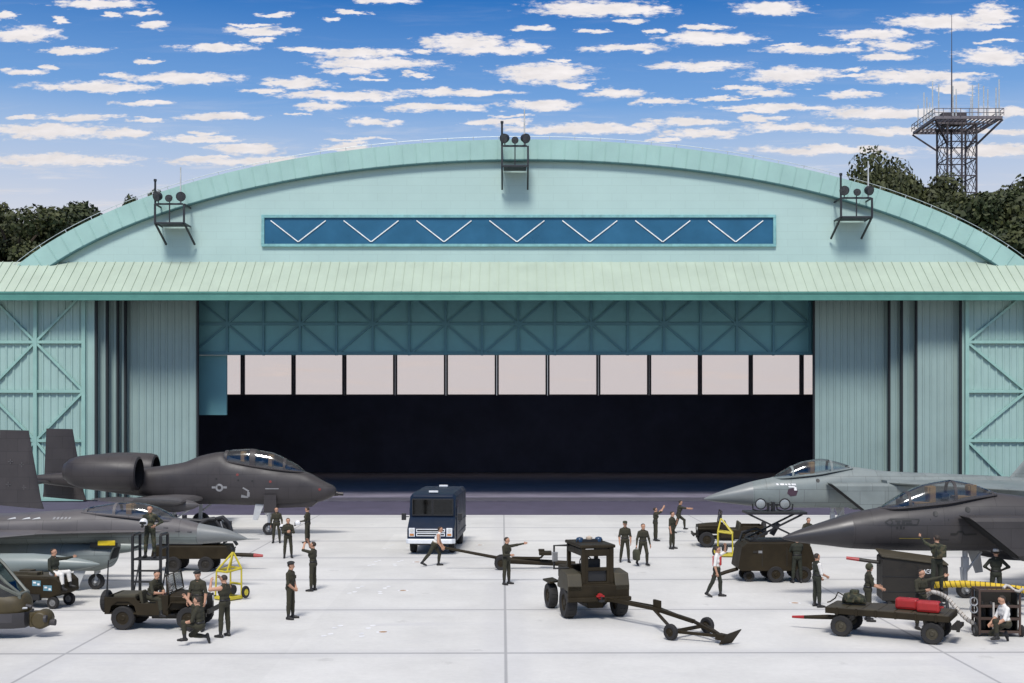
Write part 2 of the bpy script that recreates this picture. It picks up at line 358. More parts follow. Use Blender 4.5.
def concrete():
    m = bpy.data.materials.new('apron concrete'); m.use_nodes = True; nt = m.node_tree; L = nt.links; b = nt.nodes['Principled BSDF']
    tc = nd(nt, 'ShaderNodeTexCoord'); mp = nd(nt, 'ShaderNodeMapping'); L.new(tc.outputs['Object'], mp.inputs[0])
    mp.inputs['Rotation'].default_value = (0, 0, R(-.45)); mp.inputs['Location'].default_value = (-.08, -30.75, 0)
    sp = nd(nt, 'ShaderNodeSeparateXYZ'); L.new(mp.outputs[0], sp.inputs[0])
    def lines(ax, pitch, w):
        # distance to the nearest joint
        a = nd(nt, 'ShaderNodeMath', operation='DIVIDE', ins={1: pitch}); L.new(sp.outputs[ax], a.inputs[0])
        r = nd(nt, 'ShaderNodeMath', operation='ROUND'); L.new(a.outputs[0], r.inputs[0])
        s = nd(nt, 'ShaderNodeMath', operation='SUBTRACT'); L.new(a.outputs[0], s.inputs[0]); L.new(r.outputs[0], s.inputs[1])
        c = nd(nt, 'ShaderNodeMath', operation='ABSOLUTE'); L.new(s.outputs[0], c.inputs[0])
        k = nd(nt, 'ShaderNodeMapRange', interpolation_type='SMOOTHSTEP', ins={1: w * .35 / pitch, 2: w / pitch, 3: 1., 4: 0.}); L.new(c.outputs[0], k.inputs[0])
        return k.outputs[0]
    lx, ly = lines('X', 11.25, .055), lines('Y', 6.85, .12)
    mxl = nd(nt, 'ShaderNodeMath', operation='MAXIMUM'); L.new(lx, mxl.inputs[0]); L.new(ly, mxl.inputs[1])
    hx, hy = lines('X', 11.25, .9), lines('Y', 6.85, .7)
    mxh = nd(nt, 'ShaderNodeMath', operation='MAXIMUM'); L.new(hx, mxh.inputs[0]); L.new(hy, mxh.inputs[1])
    n1 = nd(nt, 'ShaderNodeTexNoise', ins={'Scale': .35, 'Detail': 7., 'Roughness': .6}); L.new(tc.outputs['Object'], n1.inputs['Vector'])
    n2 = nd(nt, 'ShaderNodeTexNoise', ins={'Scale': 5., 'Detail': 8., 'Roughness': .75}); L.new(tc.outputs['Object'], n2.inputs['Vector'])
    r1 = nd(nt, 'ShaderNodeValToRGB'); L.new(n1.outputs['Fac'], r1.inputs[0])
    r1.color_ramp.elements[0].position = .3; r1.color_ramp.elements[0].color = (*[c * .86 for c in APRON], 1)
    r1.color_ramp.elements[1].position = .62; r1.color_ramp.elements[1].color = (*APRON, 1)
    r2 = nd(nt, 'ShaderNodeMapRange', ins={1: .3, 2: .7, 3: .93, 4: 1.04}); L.new(n2.outputs['Fac'], r2.inputs[0])
    m1 = nd(nt, 'ShaderNodeMix', data_type='RGBA', blend_type='MULTIPLY'); m1.inputs[0].default_value = 1; L.new(r1.outputs[0], m1.inputs[6]); L.new(r2.outputs[0], m1.inputs[7])
    # tyre smudges, stretched sideways
    mq = nd(nt, 'ShaderNodeMapping'); mq.inputs['Scale'].default_value = (.22, .9, 1); L.new(tc.outputs['Object'], mq.inputs[0])
    n4 = nd(nt, 'ShaderNodeTexNoise', ins={'Scale': 1., 'Detail': 5.}); L.new(mq.outputs[0], n4.inputs['Vector'])
    r4 = nd(nt, 'ShaderNodeMapRange', ins={1: .6, 2: .74, 3: 0., 4: .28}); L.new(n4.outputs['Fac'], r4.inputs[0])
    m4 = nd(nt, 'ShaderNodeMix', data_type='RGBA'); L.new(r4.outputs[0], m4.inputs[0]); L.new(m1.outputs[2], m4.inputs[6]); m4.inputs[7].default_value = (.42, .42, .45, 1)
    hs = nd(nt, 'ShaderNodeMath', operation='MULTIPLY'); L.new(mxh.outputs[0], hs.inputs[0]); L.new(n1.outputs['Fac'], hs.inputs[1])
    hs2 = nd(nt, 'ShaderNodeMath', operation='MULTIPLY', ins={1: .3}); L.new(hs.outputs[0], hs2.inputs[0])
    m2 = nd(nt, 'ShaderNodeMix', data_type='RGBA'); L.new(hs2.outputs[0], m2.inputs[0]); L.new(m4.outputs[2], m2.inputs[6]); m2.inputs[7].default_value = (.38, .38, .42, 1)
    ls = nd(nt, 'ShaderNodeMath', operation='MULTIPLY', ins={1: .55}); L.new(mxl.outputs[0], ls.inputs[0])
    m3 = nd(nt, 'ShaderNodeMix', data_type='RGBA'); L.new(ls.outputs[0], m3.inputs[0]); L.new(m2.outputs[2], m3.inputs[6]); m3.inputs[7].default_value = (.17, .17, .18, 1)
    # each slab a little different, and small oil drips
    fl = nd(nt, 'ShaderNodeVectorMath', operation='DIVIDE'); fl.inputs[1].default_value = (11.25, 6.85, 1); L.new(mp.outputs[0], fl.inputs[0])
    fa = nd(nt, 'ShaderNodeVectorMath', operation='ADD'); fa.inputs[1].default_value = (.5, .5, .5); L.new(fl.outputs[0], fa.inputs[0])
    fo = nd(nt, 'ShaderNodeVectorMath', operation='FLOOR'); L.new(fa.outputs[0], fo.inputs[0])
    wn = nd(nt, 'ShaderNodeTexWhiteNoise', noise_dimensions='3D'); L.new(fo.outputs[0], wn.inputs['Vector'])
    wr = nd(nt, 'ShaderNodeMapRange', ins={3: .93, 4: 1.02}); L.new(wn.outputs['Value'], wr.inputs[0])
    m6 = nd(nt, 'ShaderNodeMix', data_type='RGBA', blend_type='MULTIPLY'); m6.inputs[0].default_value = 1; L.new(m3.outputs[2], m6.inputs[6]); L.new(wr.outputs[0], m6.inputs[7])
    vo = nd(nt, 'ShaderNodeTexVoronoi', ins={'Scale': .42, 'Randomness': 1.}); L.new(tc.outputs['Object'], vo.inputs['Vector'])
    vd = nd(nt, 'ShaderNodeMath', operation='MULTIPLY_ADD', ins={1: .3}); L.new(n2.outputs['Fac'], vd.inputs[0]); L.new(vo.outputs['Distance'], vd.inputs[2])
    vr = nd(nt, 'ShaderNodeMapRange', interpolation_type='SMOOTHSTEP', ins={1: .19, 2: .26, 3: .18, 4: 0.}); L.new(vd.outputs[0], vr.inputs[0])
    m7 = nd(nt, 'ShaderNodeMix', data_type='RGBA'); L.new(vr.outputs[0], m7.inputs[0]); L.new(m6.outputs[2], m7.inputs[6]); m7.inputs[7].default_value = (.2, .19, .18, 1); m3 = m7
    L.new(m3.outputs[2], b.inputs['Base Color']); b.inputs['Roughness'].default_value = .62; b.inputs['Specular IOR Level'].default_value = .35
    bp = nd(nt, 'ShaderNodeBump', ins={'Strength': .15, 'Distance': .01}); L.new(n2.outputs['Fac'], bp.inputs['Height']); L.new(bp.outputs[0], b.inputs['Normal'])
    return m
APRON = (.645, .635, .605)
structure(MB().add([(-70, 8, 0), (70, 8, 0), (70, 73.2, 0), (-70, 73.2, 0)], [(0, 1, 2, 3)]).build('apron', concrete()))
# painted tie-down spots and small rusty ground points
mk = MB(); gp = MB()
def disc(mb, c, rx, ry, z, n=10):
    mb.add([(c.x + rx * math.cos(2*math.pi*i/n), c.y + ry * math.sin(2*math.pi*i/n), z) for i in range(n)], [tuple(range(n))])
for (cx, cy) in ((352, 631), (372, 590), (388, 563), (401, 547)):
    base = G(cx, cy)
    for (i, j) in ((-.62, .55), (-.5, .95), (.55, .95), (.45, .5), (-.6, -.5), (-.75, -.85), (.35, -.45), (.42, -.9)):
        disc(mk, base + Vector((i * .9, j * .9, 0)), .085, .14, .004)
for p in ((383, 632), (403, 590.5), (417, 562), (795, 603), (480, 545), (742, 575)):
    disc(gp, G(*p), .12, .12, .005); disc(mk, G(*p), .2, .22, .003)
structure(mk.build('tie_down_markings', mat('white road paint', (.74, .74, .74), .6)))
structure(gp.build('ground_points', mat('rusty cover', (.4, .24, .12), .7)))

# ================================================================== hangar
HX, HD = WX(524, 86), 86.0
ax_, bx_, ztop, half = 40.1, 15.8, WZ(140.5, 86), 36.3
def arc_z(x): return ztop - bx_ * (1 - math.sqrt(max(0, 1 - (x / ax_) ** 2)))
def arc_n(x):
    g = -bx_ / ax_ * (x / ax_) / math.sqrt(1 - (x / ax_) ** 2)
    return Vector((-g, 0, 1)).normalized()
GREEN = (.405, .555, .515)
m_gable = mat('pale green gable sheeting', GREEN, .6, var=.06, scale=.25, panel=(2.1, .55, .014, 'Z', (.985, .86)), grime=.06)
m_fascia = mat('green fascia', (.325, .51, .46), .55, var=.08, scale=.5, grime=.06)
m_can = mat('pale canopy sheeting', (.385, .462, .37), .55, var=.08, scale=.4, grime=.06)
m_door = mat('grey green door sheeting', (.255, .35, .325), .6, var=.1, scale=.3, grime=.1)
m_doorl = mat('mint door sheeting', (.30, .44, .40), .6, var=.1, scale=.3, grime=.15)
m_brace = mat('green steel bracing', (.26, .44, .385), .55, var=.1, scale=1)
m_edge = mat('green canopy edge', (.075, .23, .19), .5, var=.1, scale=1)
m_dark = mat('dark leaf edge shade', (.01, .014, .018), .7)
m_line = mat('fascia shadow strip', (.05, .13, .13), .6)
m_teal = mat('teal girder paint', (.13, .32, .345), .6, var=.12, scale=.4)
m_teal2 = mat('teal girder member', (.075, .205, .245), .6, var=.1, scale=1)
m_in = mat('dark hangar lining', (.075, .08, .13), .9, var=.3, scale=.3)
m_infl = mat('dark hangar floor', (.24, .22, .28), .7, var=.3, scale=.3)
m_blue = mat('dark blue glazing', (.022, .115, .21), .35, var=.2, scale=.35, spec=.35)
m_fr = mat('green window frame', (.2, .42, .42), .5)
m_wht = mat('white painted bar', (.8, .82, .8), .5)
hang = thing('hangar', 'huge pale green arched hangar with its sliding doors open on a dark interior', 'hangar', (HX, HD, 0))
X0 = lambda px, Y=86.: WX(px, Y) - HX           # hangar-local x of a pixel column
CZ = WZ(262, 86)
N = 120
xs = [-half + 2 * half * i / N for i in range(N + 1)]
# gable wall: a sheet with thickness, from the canopy up to the arch
mb = MB(); top = [(x, 0, arc_z(x) - .1) for x in xs]
mb.prism([(half, 0, CZ - 1.2), ] + top[::-1] + [(-half, 0, CZ - 1.2)], (0, .3, 0))
mb.build('gable_wall', m_gable, hang)
# vault roof behind
ro = MB(); xr = [-half - .2 + 2 * (half + .2) * i / N for i in range(N + 1)]
out = [Vector((x, 0, arc_z(x) - .02)) for x in xs]; inn = [p - arc_n(p.x) * .35 for p in out]
loop = out + inn[::-1]
ro.rings([[p + Vector((0, y, 0)) for p in loop] for y in (.31, 15, 30, 44)])
ro.build('roof', m_fascia, hang)
# ribbed fascia round the arch
fa = MB(); TH = 1.42
o2 = [Vector((x, 0, arc_z(x))) for x in xs]; i2 = [p - arc_n(p.x) * TH for p in o2]
fa.rings([[p + Vector((0, y, 0)) for p in o2 + i2[::-1]] for y in (-.36, .28)])
for k in range(75):
    x = -half + .3 + (2 * half - .6) * k / 74; n = arc_n(x); p = Vector((x, -.365, arc_z(x)))
    fa.bar(p - n * .03, p - n * (TH - .04), .05, .09, up=(0, 1, 0))
fa.build('fascia', m_fascia, hang)
jb = MB(); jb.tube([p + Vector((0, -.31, 0)) + arc_n(p.x) * -.05 for p in i2[2:-2]], .1, 6); jb.build('fascia_shadow_line', m_line, hang, smooth=50)  # dark line stands in for the shadow under the fascia
rl = MB()                                        # thin safety wire on the ridge
rl.tube([p + arc_n(p.x) * .22 + Vector((0, -.3, 0)) for p in o2], .02, 5)
for k in range(0, N + 1, 3):
    p = o2[k] + Vector((0, -.3, 0)); rl.cyl(p, p + arc_n(p.x) * .25, .025, seg=5)
rl.build('ridge_wire', mat('dull zinc', (.5, .55, .55), .5, metal=.3), hang)
# window strip
wx0, wx1, wz0, wz1 = X0(262), X0(775.5), WZ(247, 86), WZ(215, 86)
st = MB(); st.box(((wx0 + wx1) / 2, -.03, (wz0 + wz1) / 2), (wx1 - wx0 - .3, .1, wz1 - wz0 - .3)); strip = st.build('window', m_blue, hang)
fr = MB(); t = .2
fr.box(((wx0+wx1)/2, -.1, wz1 - t/2), (wx1-wx0, .2, t)); fr.box(((wx0+wx1)/2, -.1, wz0 + t/2), (wx1-wx0, .2, t))
fr.box((wx0 + t/2, -.1, (wz0+wz1)/2), (t, .2, wz1-wz0-2*t)); fr.box((wx1 - t/2, -.1, (wz0+wz1)/2), (t, .2, wz1-wz0-2*t))
fr.build('window_frame', m_fr, strip, bevel=.02)
for k in range(7):
    c = X0(298.3 + 72.8 * k); b = MB()
    a0, a1 = Vector((c - 1.95, -.1, wz1 - .42)), Vector((c, -.1, wz0 + .36))
    b.bar(a0, a1, .07, .1, up=(0, 1, 0)); b.bar(a1 + Vector((.03, 0, 0)), Vector((c + 1.98, -.1, wz1 - .42)), .07, .1, up=(0, 1, 0))
    b.build('diagonal_bar', m_wht, strip)
# canopy (standing seam roof over the doors)
CX0, CX1 = -47., 46.; cf = -3.0; cz1, cz0 = WZ(292, 83), WZ(300.5, 83)
ca = MB(); ca.side([(cf, cz1), (0, CZ), (0, CZ - .22), (cf, cz1 - .25)], 0, 1)   # profile in y,z turned below
ca.v = [(CX0 + (CX1 - CX0) * y, x, z) for x, y, z in ca.v]
for k in range(138):
    x = CX0 + .3 + k * .67
    ca.bar((x, cf + .03, cz1 + .05), (x, -.03, CZ + .03), .035, .05)
ca.build('canopy_roof', m_can, hang)
ce = MB(); ce.box(((CX0+CX1)/2, cf - .06, (cz1 + cz0) / 2), (CX1 - CX0, .12, cz1 - cz0)); ce.box(((CX0+CX1)/2, cf - .13, cz0 + .1), (CX1-CX0, .14, .2)); ce.box(((CX0+CX1)/2, cf - .12, cz1 - .05), (CX1-CX0, .1, .14))
ce.build('canopy_edge', m_edge, hang)
sf = MB(); sf.box(((CX0+CX1)/2, cf / 2 + .02, cz0 + .38), (CX1 - CX0, -cf - .1, .1)); sf.build('soffit', m_door, hang)

# doors -------------------------------------------------------------
def leaf_sheet(x0, x1, y, z0=.12, z1=14.75, pitch=.5, d=.07):
    """corrugated sheet with a back so it has thickness"""
    mb = MB(); prof = []; x = x0; n = max(2, int((x1 - x0) / pitch)); p = (x1 - x0) / n
    for i in range(n):
        prof += [(x, 0), (x + p * .62, 0), (x + p * .72, -d), (x + p * .9, -d)]; x += p
    prof.append((x1, 0))
    poly = prof + [(x1, .12), (x0, .12)]
    mb.prism([(a, y + b, z0) for a, b in poly], (0, 0, z1 - z0)); return mb
def braced(x0, nb, w, y, sgn, par, z0=.15, z1=14.7):
    """star braced frame on a leaf: nb bays of width w going sgn from x0"""
    b = MB(); zs = [z1]; h = 3.47
    while zs[-1] - h > z0: zs.append(zs[-1] - h)
    zs[-1] = z0 if zs[-1] - z0 < 1 else zs[-1]
    if zs[-1] > z0: zs.append(z0)
    yy = y - .16; t = .24
    for i in range(nb + 1):
        x = x0 + sgn * w * i; b.box((x, yy, (z0 + z1) / 2), (.26, .2, z1 - z0))
    X1 = x0 + sgn * w * nb
    for k, z in enumerate(zs):
        b.box(((x0 + X1) / 2, yy + .01, z), (abs(X1 - x0) - .02, .16, .2))
    for i in range(nb):
        for k in range(len(zs) - 1):
            a, c = x0 + sgn * w * i, x0 + sgn * w * (i + 1)
            if (i + k + par) % 2: b.bar((a, yy + .015, zs[k]), (c, yy + .015, zs[k + 1]), .17, .15, up=(0, 1, 0))
            else: b.bar((a, yy + .015, zs[k + 1]), (c, yy + .015, zs[k]), .17, .15, up=(0, 1, 0))
    return b
LEAVES = [('L', -152, 95, 84.6, 1), ('L', 60, 106, 85.2, 0), ('L', 70, 116.5, 85.8, 0), ('L', 80, 124.2, 86.4, 0), ('L', 90, 196.5, 87.0, 0),
          ('R', 962, 1175, 84.6, 1), ('R', 917.5, 990, 85.2, 0), ('R', 903, 960, 85.8, 0), ('R', 890.5, 950, 86.4, 0), ('R', 815, 940, 87.0, 0)]
for sd_, p0, p1, Y, br in LEAVES:
    x0, x1, y = X0(p0, Y), X0(p1, Y), Y - HD
    lf = leaf_sheet(x0, x1, y).build('sliding_door', m_doorl if br else m_door, hang)
    if br:
        if sd_ == 'L': braced(X0(84.5, Y), 4, 3.4, y, -1, 1).build('door_bracing', m_brace, lf, bevel=.01)
        else: braced(X0(966, Y), 4, 4.2, y, 1, 0).build('door_bracing', m_brace, lf, bevel=.01)
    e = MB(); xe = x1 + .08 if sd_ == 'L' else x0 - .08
    e.box((xe, y + .06, 7.4), (.13, .24, 14.6)); e.build('door_edge_shade', m_dark, lf)  # near-black strip stands in for the shadow at each leaf edge
tr = MB(); tr.box((0, .3, .03), (90, 3.4, .06)); tr.build('door_track', mat('worn track steel', (.14, .13, .16), .6, metal=.4), hang)

# inside -------------------------------------------------------------
gy, gz0, gz1 = 2.5, WZ(355, 88.5), 15.4
gx0, gx1 = X0(190, 88.5), X0(822, 88.5)
hd = MB(); hd.box(((gx0+gx1)/2, gy + .12, (gz0+gz1)/2), (gx1-gx0, .2, gz1-gz0)); hdr = hd.build('door_header', m_teal, hang)
gb = MB(); zm = WZ(324, 88.5)
for z in (gz0 + .12, zm): gb.box(((gx0+gx1)/2, gy - .05, z), (gx1-gx0, .16, .2))
x = X0(300, 88.5) - 36.4 / F * 88.5 * 3; w = 36.4 / F * 88.5; k = -3
zt = zm + (zm - gz0)
while x < gx1 - .2:
    if x > gx0 + .2: gb.box((x, gy - .06, (gz0 + gz1) / 2), (.17, .17, gz1 - gz0))
    if k % 2 == 0:
        for dx in (-w, w):
            for z in (gz0, zt):
                if gx0 < x + dx < gx1: gb.bar((x, gy - .04, zm), (x + dx, gy - .04, z), .14, .13, up=(0, 1, 0))
    x += w; k += 1
gb.build('header_bracing', m_teal2, hdr)
sb = MB(); sb.box((X0(208, 89), 3.0, (WZ(415, 89) + gz0) / 2), (38 / F * 89, .25, gz0 - WZ(415, 89))); sb.build('header_end_panel', m_teal, hdr)
# lining: side walls, back wall with a band of windows, ceiling truss line
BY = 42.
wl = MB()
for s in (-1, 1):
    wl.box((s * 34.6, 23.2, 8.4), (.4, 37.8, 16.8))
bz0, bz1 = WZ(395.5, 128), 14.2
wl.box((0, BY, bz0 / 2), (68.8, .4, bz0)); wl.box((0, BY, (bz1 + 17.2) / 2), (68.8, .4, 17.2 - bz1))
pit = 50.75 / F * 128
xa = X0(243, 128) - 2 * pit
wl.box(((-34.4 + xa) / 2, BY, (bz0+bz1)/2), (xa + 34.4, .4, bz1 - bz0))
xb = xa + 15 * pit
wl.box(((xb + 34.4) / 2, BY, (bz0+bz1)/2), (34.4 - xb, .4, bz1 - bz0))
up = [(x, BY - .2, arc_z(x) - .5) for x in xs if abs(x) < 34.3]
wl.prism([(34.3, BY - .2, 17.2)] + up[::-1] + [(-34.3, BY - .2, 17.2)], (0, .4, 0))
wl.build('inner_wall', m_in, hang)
m_pane = bpy.data.materials.new('frosted roof light pane'); m_pane.use_nodes = True
nt = m_pane.node_tree; nt.nodes.remove(nt.nodes['Principled BSDF'])
tl = nd(nt, 'ShaderNodeBsdfTranslucent'); tl.inputs[0].default_value = (.95, .9, .9, 1); tp = nd(nt, 'ShaderNodeBsdfTransparent'); tp.inputs[0].default_value = (1, .93, .88, 1)
mx = nd(nt, 'ShaderNodeMixShader'); nz = nd(nt, 'ShaderNodeTexNoise', ins={'Scale': .4, 'Detail': 3.}); mr = nd(nt, 'ShaderNodeMapRange', ins={3: .9, 4: .99})
nt.links.new(nz.outputs['Fac'], mr.inputs[0]); nt.links.new(mr.outputs[0], mx.inputs[0]); nt.links.new(tl.outputs[0], mx.inputs[1]); nt.links.new(tp.outputs[0], mx.inputs[2]); nt.links.new(mx.outputs[0], nt.nodes['Material Output'].inputs[0])
m_mul = mat('grey mullion', (.22, .21, .23), .6)
for k in range(15):
    a = xa + k * pit; wf = MB()
    for s, xx in ((0, a + .12), (1, a + pit - .12)): wf.box((xx, BY - .1, (bz0+bz1)/2), (.2, .3, bz1-bz0))
    wf.box((a + pit / 2, BY - .1, bz0 + .06), (pit - .44, .3, .12))
    wo = wf.build('rear_window', m_mul, hang)
    pn = MB(); pn.box((a + pit / 2, BY, (bz0+bz1)/2 + .06), (pit - .44, .04, bz1 - bz0 - .13)); pn.build('pane', m_pane, wo)
# flank walls and flat roofs beyond the arch
for s in (-1, 1):
    fl = MB(); fl.box((s * 41, 2.2, 16.2), (11.2, 1.2, 1.4)); fl.box((s * 40.6, 23, 16.6), (10.8, 40, .4)); fl.box((s * 46, 23, 8.2), (.4, 40, 16.4)); fl.box((s * 40.4, 43.4, 8.2), (11, .4, 16.4))
    fl.build('side_annex', m_door, hang)
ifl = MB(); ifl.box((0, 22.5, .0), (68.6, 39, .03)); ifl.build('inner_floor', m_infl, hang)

# floodlight brackets on the gable ----------------------------------
m_blk = mat('black painted steel', (.018, .02, .024), .5, var=.2)
m_lens = mat('dull lamp glass', (.05, .055, .06), .3)
m_pale = mat('pale pole', (.5, .52, .52), .5)
def light_rig(px0, px1, pyt, pyb, label, lean):
    x0, x1 = WX(px0, 84.2), WX(px1, 84.2); zt, zb = WZ(pyt, 84.2), WZ(pyb, 84.2); y = 84.2
    g = thing('floodlight_bracket', label, 'floodlight bracket', ((x0 + x1) / 2, y, zb), 0, 'floodlight brackets on the hangar gable')
    w, h = (x1 - x0) / 2, zt - zb
    f = MB(); r = .075
    for s in (-w, w):
        f.box((s, 0, h / 2), (.13, .13, h)); f.bar((s, 0, 0), (s + lean, 1.55, -h * .75 - .3), .12)
        f.bar((s, .07, h), (s, 1.75, h), .1); f.bar((s, .07, 0), (s, 1.75, 0), .1)
    f.box((0, 0, 0), (2 * w - .14, .12, .12)); f.box((0, 0, h), (2 * w - .14, .12, .12)); f.box((0, .01, h / 2), (.08, .08, h - .14))
    f.box((0, .9, .02), (2 * w - .2, 1.6, .05)); f.build('frame', m_blk, g, bevel=.01)
    for i, dx in enumerate((-w * .78, 0, w * .78)):
        l = MB(); c = Vector((dx, -.1, h + .52 - (.12 if i == 1 else 0)))
        d = Vector((.5 * (i - 1), -.8, -.3)).normalized()
        rr = .34 if i != 1 else .25
        l.lathe([(rr * .35, -.3), (rr * .8, -.2), (rr, .05), (rr, .16)], c, d, 14); l.cyl(c + Vector((0, .1, -.1)), (dx, .05, h + .05), .04, seg=6)
        lo = l.build('lamp', m_blk, g, smooth=40)
        gl = MB(); gl.lathe([(rr * .9, .165), (.01, .2)], c, d, 14); gl.build('lens', m_lens, lo)
    p = MB(); p.cyl((-w, .05, h), (-w, .05, h + 1.6), .075, seg=8); p.cyl((-w, .05, h + 1.6), (-w, .05, h + 1.75), .11, seg=8); p.build('mast', m_blk, g)
    p = MB(); p.cyl((w - .25, .05, h + .06), (w - .25, .05, h + 2.6), .06, .045, seg=8); p.build('pole', m_pale, g)
light_rig(155, 184, 204, 223, 'black floodlight bracket with three lamps near the arch left end', .35)
light_rig(502, 528, 146, 166, 'black floodlight bracket with three lamps at the top of the arch', 0.0)
light_rig(841, 872, 198, 217, 'black floodlight bracket with three lamps below the trees and lattice tower', -.3)

# ================================================================== lattice tower
def tower():
    Y = 150.; s = F / Y; cx = WX(956.5, Y); zp = WZ(127, Y); hw = 1.8
    t = thing('lattice_tower', 'tall steel lattice tower with antenna platform standing among the trees', 'tower', (cx, Y, 0))
    m = mat('dark tower steel', (.055, .045, .05), .6, var=.2); m2 = mat('grey rail steel', (.16, .14, .15), .6)
    b = MB()
    for sx in (-1, 0, 1):
        for sy in (-1, 1): b.box((sx * hw, sy * hw, zp / 2), (.2, .2, zp))
    n = 20; h = zp / n
    for k in range(n):
        z0, z1 = k * h, (k + 1) * h
        for sy in (-hw, hw):
            b.box((0, sy, z1 - .1), (2 * hw, .1, .13)); b.box((sy, 0, z1 - .1), (.1, 2 * hw, .13))
            for a, c in ((-hw, 0), (0, hw)):
                b.bar((a, sy, z0), (c, sy, z1), .06); b.bar((a, sy, z1), (c, sy, z0), .06)
                b.bar((sy, a, z0), (sy, c, z1), .06); b.bar((sy, a, z1), (sy, c, z0), .06)
    for sx in (-1, 1):
        for sy in (-1, 1): b.bar((sx * hw, sy * hw, zp - 2.6), (sx * 4.1, sy * 4.1, zp - .05), .2)
    b.build('tower_frame', m, t)
    p = MB()
    for s_ in (-4.0, 4.0): p.box((0, s_, zp + .2), (8.2, .16, .34)); p.box((s_, 0, zp + .2), (.16, 7.84, .34))
    for k in range(-7, 8): p.box((k * .52, 0, zp + .2), (.07, 7.8, .16))
    for s_ in (-1.8, 1.8): p.box((0, s_, zp + .04), (7.84, .16, .16))
    p.build('platform', m2, t)
    q = MB()
    for s_ in (-4.2, 4.2):
        for z in (zp + .75, zp + 1.25):
            q.cyl((-4.2, s_, z), (4.2, s_, z), .045, seg=5); q.cyl((s_, -4.2, z), (s_, 4.2, z), .045, seg=5)
        for k in range(9): 
            v = -4.2 + 1.05 * k; q.cyl((v, s_, zp + .4), (v, s_, zp + 1.3), .04, seg=5); q.cyl((s_, v, zp + .4), (s_, v, zp + 1.3), .04, seg=5)
    q.build('railing', m2, t)
    c = MB(); c.box((-.6, .3, zp + 1.0), (3., 2.6, 1.15)); c.build('equipment_cabin', m, t)
    a = MB(); a.cyl((-.6, 0, zp + .4), (-.6, 0, zp + 9), .11, .06, seg=7); a.cyl((-.6, 0, zp + 9), (-.6, 0, zp + 14), .05, .03, seg=6); a.build('mast', m, t)
    for px, hh in ((923, 4.8), (929, 4.4), (936, 4.6), (943, 4.2), (946, 3.8), (962, 4.3), (968, 4.5), (973, 4.2), (981, 4.6), (988, 5.0), (927, 3.6), (933, 5.2), (939, 3.9), (966, 5.2), (977, 3.8), (985, 4.0)):
        a = MB(); x = WX(px, Y) - cx; y = -3.4 if px % 3 else 3.3
        a.cyl((x, y, zp + .4), (x, y, zp + hh), .09, .07, seg=5); a.build('whip_antenna', m_pale, t)
tower()

# ================================================================== trees
def tree_mesh(seed, h, r):
    """trunk + limbs mesh and a crown of thousands of leaf faces in uneven clumps"""
    rnd = random.Random(seed); T = MB()
    T.tube([(0, 0, 0), (.1, .05, h * .25), (-.1, .1, h * .5), (.15, 0, h * .8)], [h * .022, h * .018, h * .013, h * .004], 8)
    clumps = []
    for i in range(70):
        u = Vector((rnd.gauss(0, 1), rnd.gauss(0, 1), rnd.gauss(0, 1))).normalized() * rnd.uniform(.45, 1.0)
        c = Vector((u.x * r, u.y * r, h * .60 + u.z * h * .34 * (1 if u.z > 0 else 1.05))); clumps.append((c, r * rnd.uniform(.2, .36)))
        T.tube([(0, 0, max(h * .15, c.z - r * .9)), (c.x * .5, c.y * .5, c.z - r * .35), c], [h * .007, h * .004, h * .0015], 5)
    vs = []; fs = []
    for c, cr in clumps:
        for k in range(700):
            u = Vector((rnd.gauss(0, 1), rnd.gauss(0, 1), rnd.gauss(0, 1))).normalized() * cr * rnd.uniform(.35, 1.1) ** .7
            u.z *= .72; p = c + u
            s = rnd.uniform(.13, .28) * (1.25 if rnd.random() < .3 else 1)
            n = (u.normalized() + Vector((rnd.gauss(0, .6), rnd.gauss(0, .6), rnd.gauss(.3, .6)))).normalized()
            t1 = n.orthogonal().normalized(); t1 = Matrix.Rotation(rnd.uniform(0, 6.28), 3, n) @ t1; t2 = n.cross(t1) * .6
            i0 = len(vs); vs += [p - t1 * s, p + t2 * s, p + t1 * s, p - t2 * s]; fs.append((i0, i0+1, i0+2, i0+3))
    return T, vs, fs
m_bark = mat('bark', (.07, .05, .035), .9, bump=.5)
def leafmat(name, c0, c1):
    m = bpy.data.materials.new(name); m.use_nodes = True; nt = m.node_tree; L = nt.links; b = nt.nodes['Principled BSDF']
    ge = nd(nt, 'ShaderNodeNewGeometry'); tc = nd(nt, 'ShaderNodeTexCoord')
    nz = nd(nt, 'ShaderNodeTexNoise', ins={'Scale': .55, 'Detail': 3.}); L.new(tc.outputs['Object'], nz.inputs['Vector'])
    ad = nd(nt, 'ShaderNodeMath', operation='MULTIPLY_ADD', ins={1: .45}); L.new(ge.outputs['Random Per Island'], ad.inputs[0]); L.new(nz.outputs['Fac'], ad.inputs[2])
    rp = nd(nt, 'ShaderNodeMapRange', ins={1: .35, 2: 1.0}); L.new(ad.outputs[0], rp.inputs[0])
    mx = nd(nt, 'ShaderNodeMix', data_type='RGBA'); mx.inputs[6].default_value = (*c0, 1); mx.inputs[7].default_value = (*c1, 1); L.new(rp.outputs[0], mx.inputs[0])
    L.new(mx.outputs[2], b.inputs['Base Color']); b.inputs['Roughness'].default_value = .7
    return m
m_leafA = leafmat('dark olive leaves', (.014, .021, .004), (.055, .062, .012))
m_leafB = leafmat('deep green leaves', (.011, .02, .005), (.04, .052, .011))
KINDS = []
for i, (h, r, ml) in enumerate(((30, 6.2, m_leafA), (28, 5.2, m_leafB), (24, 6.6, m_leafA))):
    T, vs, fs = tree_mesh(11 + i, h, r)
    KINDS.append((T, vs, fs, ml, h))
